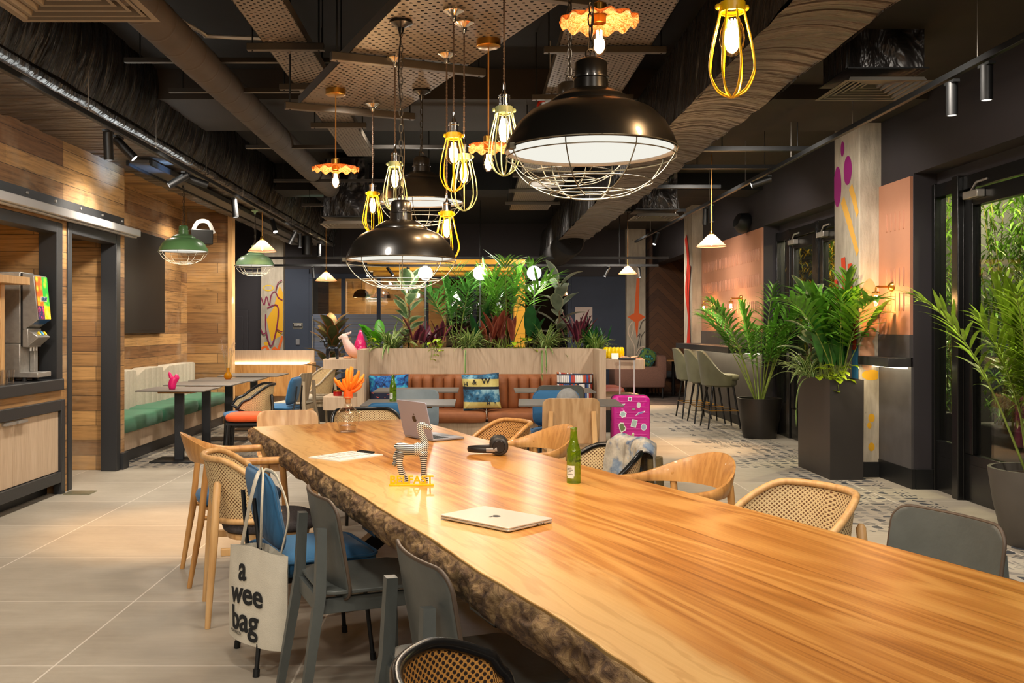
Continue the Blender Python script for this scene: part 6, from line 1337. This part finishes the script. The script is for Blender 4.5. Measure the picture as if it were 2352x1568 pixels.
def clump(label, loc, n, L, w, m, seed, grp, name, up=(.7, 1.6), droop=(.3, .9), spread=.08):
    random.seed(seed); t = start(label, name, loc, grp); f, s = MB(), MB()
    for k in range(n):
        a = random.uniform(0, 2 * pi); e = random.uniform(*up); d = V((cos(a) * .5, sin(a) * .5, e)).normalized(); b = V((random.gauss(0, spread), random.gauss(0, spread * .6), 0)); l = L * random.uniform(.65, 1.1)
        st = b + d * l * .45; s.cyl(b, st, .004, 5); blade(f, st, d, l, w * random.uniform(.8, 1.1), random.uniform(*droop), 8, .2, OV)
    f.build('foliage', m, t, ang=180); s.build('stems', M_stem, t); return t
def pothos(label, loc, n, m, seed, grp, w=.075, trail=True, r=.1):
    random.seed(seed); t = start(label, 'pothos_plant', loc, grp); f, s = MB(), MB()
    for k in range(n):
        a = random.uniform(0, 2 * pi); q = V((random.gauss(0, r), random.gauss(-.05, r * .7), random.uniform(.02, .16)))
        if trail and k % 4 == 0: q = V((random.gauss(0, r), -.2 - .04 * random.random(), random.uniform(-.12, .06)))
        s.tube([(q.x * .4, q.y * .4, 0), (q.x * .8, q.y * .8, max(.03, q.z) + .03), q], .003, 4)
        blade(f, q, (cos(a) * .8, -.3 + sin(a) * .6, .25), w * random.uniform(.9, 1.5), w, 1.2, 5, .15, lambda x: sin(pi * min(1, .12 + x * .87)) ** .8)
    f.build('foliage', m, t, ang=180); s.build('stems', M_stem, t); return t
gp = 'plants growing in the bench planter'; YP = 11.4; ZP = 1.105
PX = lambda u, y=YP: ((u - 1090) * y / 2200, y, ZP)
clump('bright green broad leaved plant at the left end of the planter', PX(862, 11.45), 7, .3, .14, L_phil, 11, gp, 'philodendron_plant', (.5, 1.5), (.5, 1.2), .03)
pothos('lime yellow plant at the left corner of the planter', PX(858, 11.3), 16, L_lime, 12, gp, .06, False, .05)
spider('striped spider plant at the left end of the planter', PX(900, 11.3), 90, .42, L_spid, 13, gp)
rubber('tall variegated rubber plant behind the left spider plant', PX(938, 11.46), 1.05, 17, L_rub, 14, gp, .27, .17)
clump('purple feathered plant under the left globe lamp', PX(965, 11.32), 12, .3, .075, L_pur, 15, gp, 'calathea_plant')
clump('purple feathered plant left of the tall left palm', PX(1012, 11.38), 11, .27, .07, L_pur, 16, gp, 'calathea_plant')
palm('kentia palm in the planter beside the low black pendant', PX(1050, 11.45), 1.0, .7, 7, L_palm2, 17, .4, 'kentia_palm', gp, None, 1.4, 12, .04)
pothos('lime trailing plant hanging over the planter front', PX(1010, 11.24), 13, L_lime, 18, gp, .065, True, .05)
spider('striped spider plant in the middle of the planter', PX(1080, 11.28), 90, .4, L_spid, 19, gp, trail=1)
clump('dark upright leaves behind the middle spider plant', PX(1098, 11.5), 6, .36, .13, L_asp, 20, gp, 'aspidistra_plant', (1.2, 2.4), (.2, .5), .04)
clump('russet feathered plant before the yellow portal', PX(1140, 11.34), 20, .36, .085, L_ora, 21, gp, 'calathea_plant', (.8, 2.0), (.2, .6), .1)
palm('tallest palm of the planter, in front of the yellow portal', PX(1165, 11.46), 1.12, .55, 8, L_palm, 22, .46, 'kentia_palm', gp, None, 1.5, 16, .034, lens=(.8, 1.05))
pothos('lime plant low in the planter left of the big dark leaf', PX(1195, 11.26), 16, L_lime, 23, gp, .065, False, .07)
clump('big dark green leaf beside the right globe lamp', PX(1218, 11.42), 5, .42, .16, L_asp, 24, gp, 'aspidistra_plant', (1.2, 2.6), (.2, .6), .04)
spider('striped spider plant trailing over the planter front', PX(1252, 11.28), 80, .42, L_spid, 25, gp, trail=2)
rubber('grey green rubber plant at the right of the planter', PX(1283, 11.46), 1.06, 15, L_rubg, 26, gp, .3, .15)
clump('purple feathered plant at the right of the planter', PX(1322, 11.36), 13, .36, .07, L_pur, 27, gp, 'calathea_plant', (.9, 2.2), (.2, .6), .05)
clump('fine leaved dark bush at the right end of the planter', PX(1352, 11.45), 46, .22, .035, L_asp, 28, gp, 'fern_bush', (.8, 2.4), (.2, .8), .08)
spider('spider plant at the right end of the planter', PX(1366, 11.3), 60, .34, leafmat('spider_green', '5f8a3a', '9ab25a', .35), 29, gp)
# potted plants
M_pot = mat('bronze_black_pot', '2a2622', .38, .35); M_potg = mat('graphite_pot', '55504a', .5, .1, var=(4, .1))
def pot(t, r, h, m, rb=.72):
    MB().lathe([(.001, 0), (r * rb, 0), (r * (rb + .02), .01), (r * .9, h * .55), (r, h * .97), (r, h), (r * .92, h), (r * .9, h - .05), (r * .85, h - .06)], 40).build('pot', m, t, ang=40)
    MB().grid(lambda u, v: (r * .9 * v * cos(2 * pi * u), r * .9 * v * sin(2 * pi * u), h - .055 + .02 * noise.noise((u * 9, v * 6, 1))), 24, 6).build('soil', M_soil, t)
def shift(t, z):
    for o in t.children:
        if o.name.split('.')[0] in ('foliage', 'stems', 'stem'): o.location.z = z
    return t
t = T('potted_palm', 'feathery palm in a tapered dark pot beside the bar stools', 'potted plant', (3.6, 12.1, 0)); pot(t, .275, .5, M_pot)
palm('', None, 1.5, 1.0, 15, L_palm, 31, .34, parent=t, droop=2.0, nl=30, w=.03, base=.07, tilt=(.08, .62)); shift(t, .44)
t = T('potted_palm', 'broad yellow green palm in a grey pot by the glazed door, nearest the camera', 'potted plant', (3.62, 6.15, 0)); pot(t, .29, .49, M_potg, .68)
palm('', None, 1.42, 1.0, 17, L_palmy, 37, .33, parent=t, droop=1.7, nl=22, w=.025, base=.07, tilt=(.06, .42)); shift(t, .43)
t = T('potted_rubber_plant', 'bronze leaved rubber plant in a round dark pot left of the planter bench', 'potted plant', (-2.12, 14.3, 0)); pot(t, .32, .52, M_pot, .8)
rubber('', None, 1.1, 30, L_bron, 34, None, .4, .17, parent=t, spread=.75); shift(t, .46)
t = T('box_planter', 'tall square black planter in front of the painted column', 'planter', (3.4, 9.18, 0))
MB().loft([[(sx * w, sy * l, z) for sx, sy in ((-1, -1), (1, -1), (1, 1), (-1, 1))] for w, l, z in ((.152, .43, 0), (.155, .435, .915), (.14, .42, .915), (.14, .42, .8))], False).build('box', mat('planter_black', '2b2724', .45, var=(3, .1)), t, ang=20); MB().b2((-.14, -.42, .8), (.14, .42, .86)).build('soil', M_soil, t)
gb = 'plants in the tall black planter'
random.seed(41)
clump('glossy dark green bush at the top of the tall black planter', (3.38, 9.1, .86), 26, .5, .11, leafmat('glossy_green', '3b7a2c'), 42, gb, 'glossy_leaf_plant', (1.2, 3.2), (.5, 1.4), .06)
palm('slender cane palm in the tall black planter', (3.42, 8.98, .86), 1.05, .75, 12, L_palm, 43, .36, 'kentia_palm', gb, None, 1.9, 13, .05, .05, (.1, .7))
rubber('variegated rubber plant leaning from the tall black planter', (3.3, 9.42, .86), 1.05, 18, L_rub, 44, gb, .25, .165)
spider('striped spider plant at the back of the tall black planter', (3.3, 9.5, .88), 70, .42, L_spid, 45, gb, trail=0); pothos('lime trailing plant at the rim of the tall black planter', (3.32, 8.95, .89), 26, L_lime, 46, gb, .07, True, .08)
t = spider('long leaf of spider plant hanging down the tall black planter', (3.26, 9.3, .9), 10, .3, L_spid, 47, gb); random.seed(5); f = MB(); blade(f, (0, 0, 0), (-.7, -.2, .4), .55, .022, 7, 14); f.build('trailing_leaf', L_spid, t, ang=180)
# bamboo outside the doors
def bamboo(label, x, y, seed, n=22, h=3.0, m=L_bam):
    random.seed(seed); t = T('potted_bamboo', label, 'potted plant', (x, y, 0), 0, 'bamboo planters outside the doors')
    MB().b2((-.28, -.5, 0), (.28, .5, .5)).build('trough', M_black, t, bev=.01); f, s = MB(), MB()
    for k in range(n):
        b = V((random.uniform(-.22, .22), random.uniform(-.45, .45), .48)); hh = h * random.uniform(.6, 1); lx, ly = random.gauss(0, .18), random.gauss(0, .2)
        pt = lambda q: b + V((lx * q * q, ly * q * q, hh * q)); s.tube([pt(i / 6) for i in range(7)], [.009 - .001 * i for i in range(7)], 5)
        for j in range(130):
            q = random.uniform(.05, 1); p = pt(q) + V((random.gauss(0, .1), random.gauss(0, .1), 0)); a = random.uniform(0, 2 * pi)
            blade(f, p, (cos(a), sin(a), random.uniform(-.2, .5)), random.uniform(.1, .19), .023, 1.3, 3, .1)
    f.build('foliage', m, t, ang=180); s.build('canes', mat('bamboo_cane', '8f8a3a', .5), t)
bamboo('bamboo trough outside the nearest glazed door', 4.95, 8.55, 51); bamboo('yellowing bamboo trough behind the nearest one outside', 5.5, 8.1, 52, 20, 2.8, L_bamy)
bamboo('bamboo trough outside the far glazed doors', 4.9, 12.2, 53, 18); bamboo('bamboo trough at the far end of the yard', 5.2, 13.9, 55, 20, 2.9, L_bamy); bamboo('bamboo trough outside between the two pairs of doors', 4.9, 10.5, 54, 14); bamboo('bamboo trough outside past the right edge door', 4.9, 7.0, 56, 12)
# ================================================================ light, world, camera
def light(name, kind, loc, en, col=(1, 1, 1), size=.1, d=None, spot=None, blend=.6, sy=None):
    l = bpy.data.lights.new(name, kind); l.energy = en; l.color = col
    if kind == 'AREA':
        l.size = size; l.shape = 'DISK' if sy is None else 'RECTANGLE'
        if sy: l.size_y = sy
    else: l.shadow_soft_size = size
    if kind == 'SPOT': l.spot_size = RD(spot); l.spot_blend = blend
    o = bpy.data.objects.new(name, l); COL.objects.link(o); o.location = loc
    if d is not None: o.rotation_euler = V(d).to_track_quat('-Z', 'Y').to_euler()
    return o
for i, (k, p, en, c, r, ex) in enumerate(LIGHTS):
    if k == 'pt': light('bulb_light', 'POINT', p, en * K_BULB, c, r)
    elif k == 'disk': light('pendant_light', 'AREA', p, en * K_PEND, c, r * 2, (0, 0, -1))
    else: light('counter_light', 'AREA', p, en * K_BULB, c, ex[0], (0, 0, -1), sy=r)
for p, a in SPOTS: light('track_light', 'SPOT', p, K_SPOT, (1, .9, .77), .03, a, 75, .8)
# added fill spots without fixtures, tilted a little towards the back
for y, kf in ((-2.5, .9), (.6, .62), (3.2, .5), (5.6, .7), (8.0, 1), (10.6, 1), (13.4, 1.1), (16.4, 1.2)):
    for x, kx in ((-2.35, 1.1), (-.75, .8), (.95, .8), (2.5, 1.25)):
        light('fill_spot', 'SPOT', (x - .2 * (x < -2), y, 2.62 if abs(x) < 1 and y < 6 else 2.8 if x < -2 else 3.1), K_FILL * kf * kx * (1.7 if y < 4 and x < -2 else 1.25 if y < 4 and x > 2 else 1), (1, .9, .78), .12, (.0 if abs(x) < 2 else .35 * (1 if x > 0 else -1), .55, -1), 140, 1)
for x, y, e in ((-2.1, 6.5, 190), (2.3, 11.0, 200), (2.6, 17.0, 200), (-2.2, 14.6, 90)): light('amber_pool', 'SPOT', (x, y, 2.7), e, (1, .55, .2), .05, (.02, .05, -1), 48, .8)
for x, y, z, e in ((-3.8, 7.0, 2.2, 10), (-3.95, 8.75, 2.15, 14), (-3.75, 12.9, 3.05, 26), (-3.7, 11.0, 3.05, 20)): light('recess_light', 'SPOT', (x, y, z), e * K_REC, (1, .88, .7), .05, (0, 0, -1), 130, 1)
light('column_fill', 'SPOT', (-3.9, 17.6, 3.2), 130, (1, .9, .78), .1, (-.1, 1, -.75), 70, .8)  # unseen spot added to brighten the graffiti column
for x, e in ((-2.4, 60), (-1.4, 36)): light('meeting_light', 'POINT', (x, 21.8, 2.0), e, (1, .75, .4), .1)
for y, e, c in ((8.0, 170, (1, .88, .5)), (9.6, 120, (1, .8, .4)), (12.6, 260, (1, .85, .5))): light('garden_light', 'POINT', (5.9 if y != 8.0 else 4.5, y, 2.9 if y != 8.0 else 3.2), e, c, .1)
light('track_colour', 'SPOT', (-2.7, 9.2, 2.7), 25, (.25, .5, 1), .03, (-.5, -.1, .3), 70, .8); light('track_colour', 'SPOT', (-2.3, 13.0, 2.6), 14, (.55, 1, .7), .03, (.2, .5, .5), 90, .8)
w = bpy.data.worlds.new('World'); SC.world = w; w.use_nodes = True; bg = w.node_tree.nodes['Background']; bg.inputs[0].default_value = (1, .86, .7, 1); bg.inputs[1].default_value = K_AMB
cam = bpy.data.cameras.new('Camera'); co = bpy.data.objects.new('Camera', cam); COL.objects.link(co); SC.camera = co
co.location = (0, 0, CAMZ); co.rotation_euler = (pi / 2, 0, 0); cam.sensor_width = 36; cam.lens = FPX / 2352 * 36
cam.shift_x = (1176 - CX) / 2352; cam.shift_y = -(784 - CY) / 2352; cam.clip_start = .05; cam.clip_end = 100
vs = SC.view_settings; SC.display_settings.display_device = 'sRGB'; vs.view_transform = 'Standard'; vs.look = 'None'; vs.gamma = 1; vs.use_curve_mapping = False; vs.exposure = EXPOSURE
cy = SC.cycles; cy.max_bounces = 7; cy.diffuse_bounces = 3; cy.glossy_bounces = 3; cy.transmission_bounces = 5; cy.transparent_max_bounces = 24; cy.sample_clamp_indirect = 4; cy.sample_clamp_direct = 40; cy.caustics_reflective = False; cy.caustics_refractive = False
cy.use_denoising = True; cy.use_adaptive_sampling = True; cy.adaptive_threshold = .035
try: cy.denoiser = 'OPENIMAGEDENOISE'; cy.denoising_input_passes = 'RGB_ALBEDO_NORMAL'
except Exception: pass
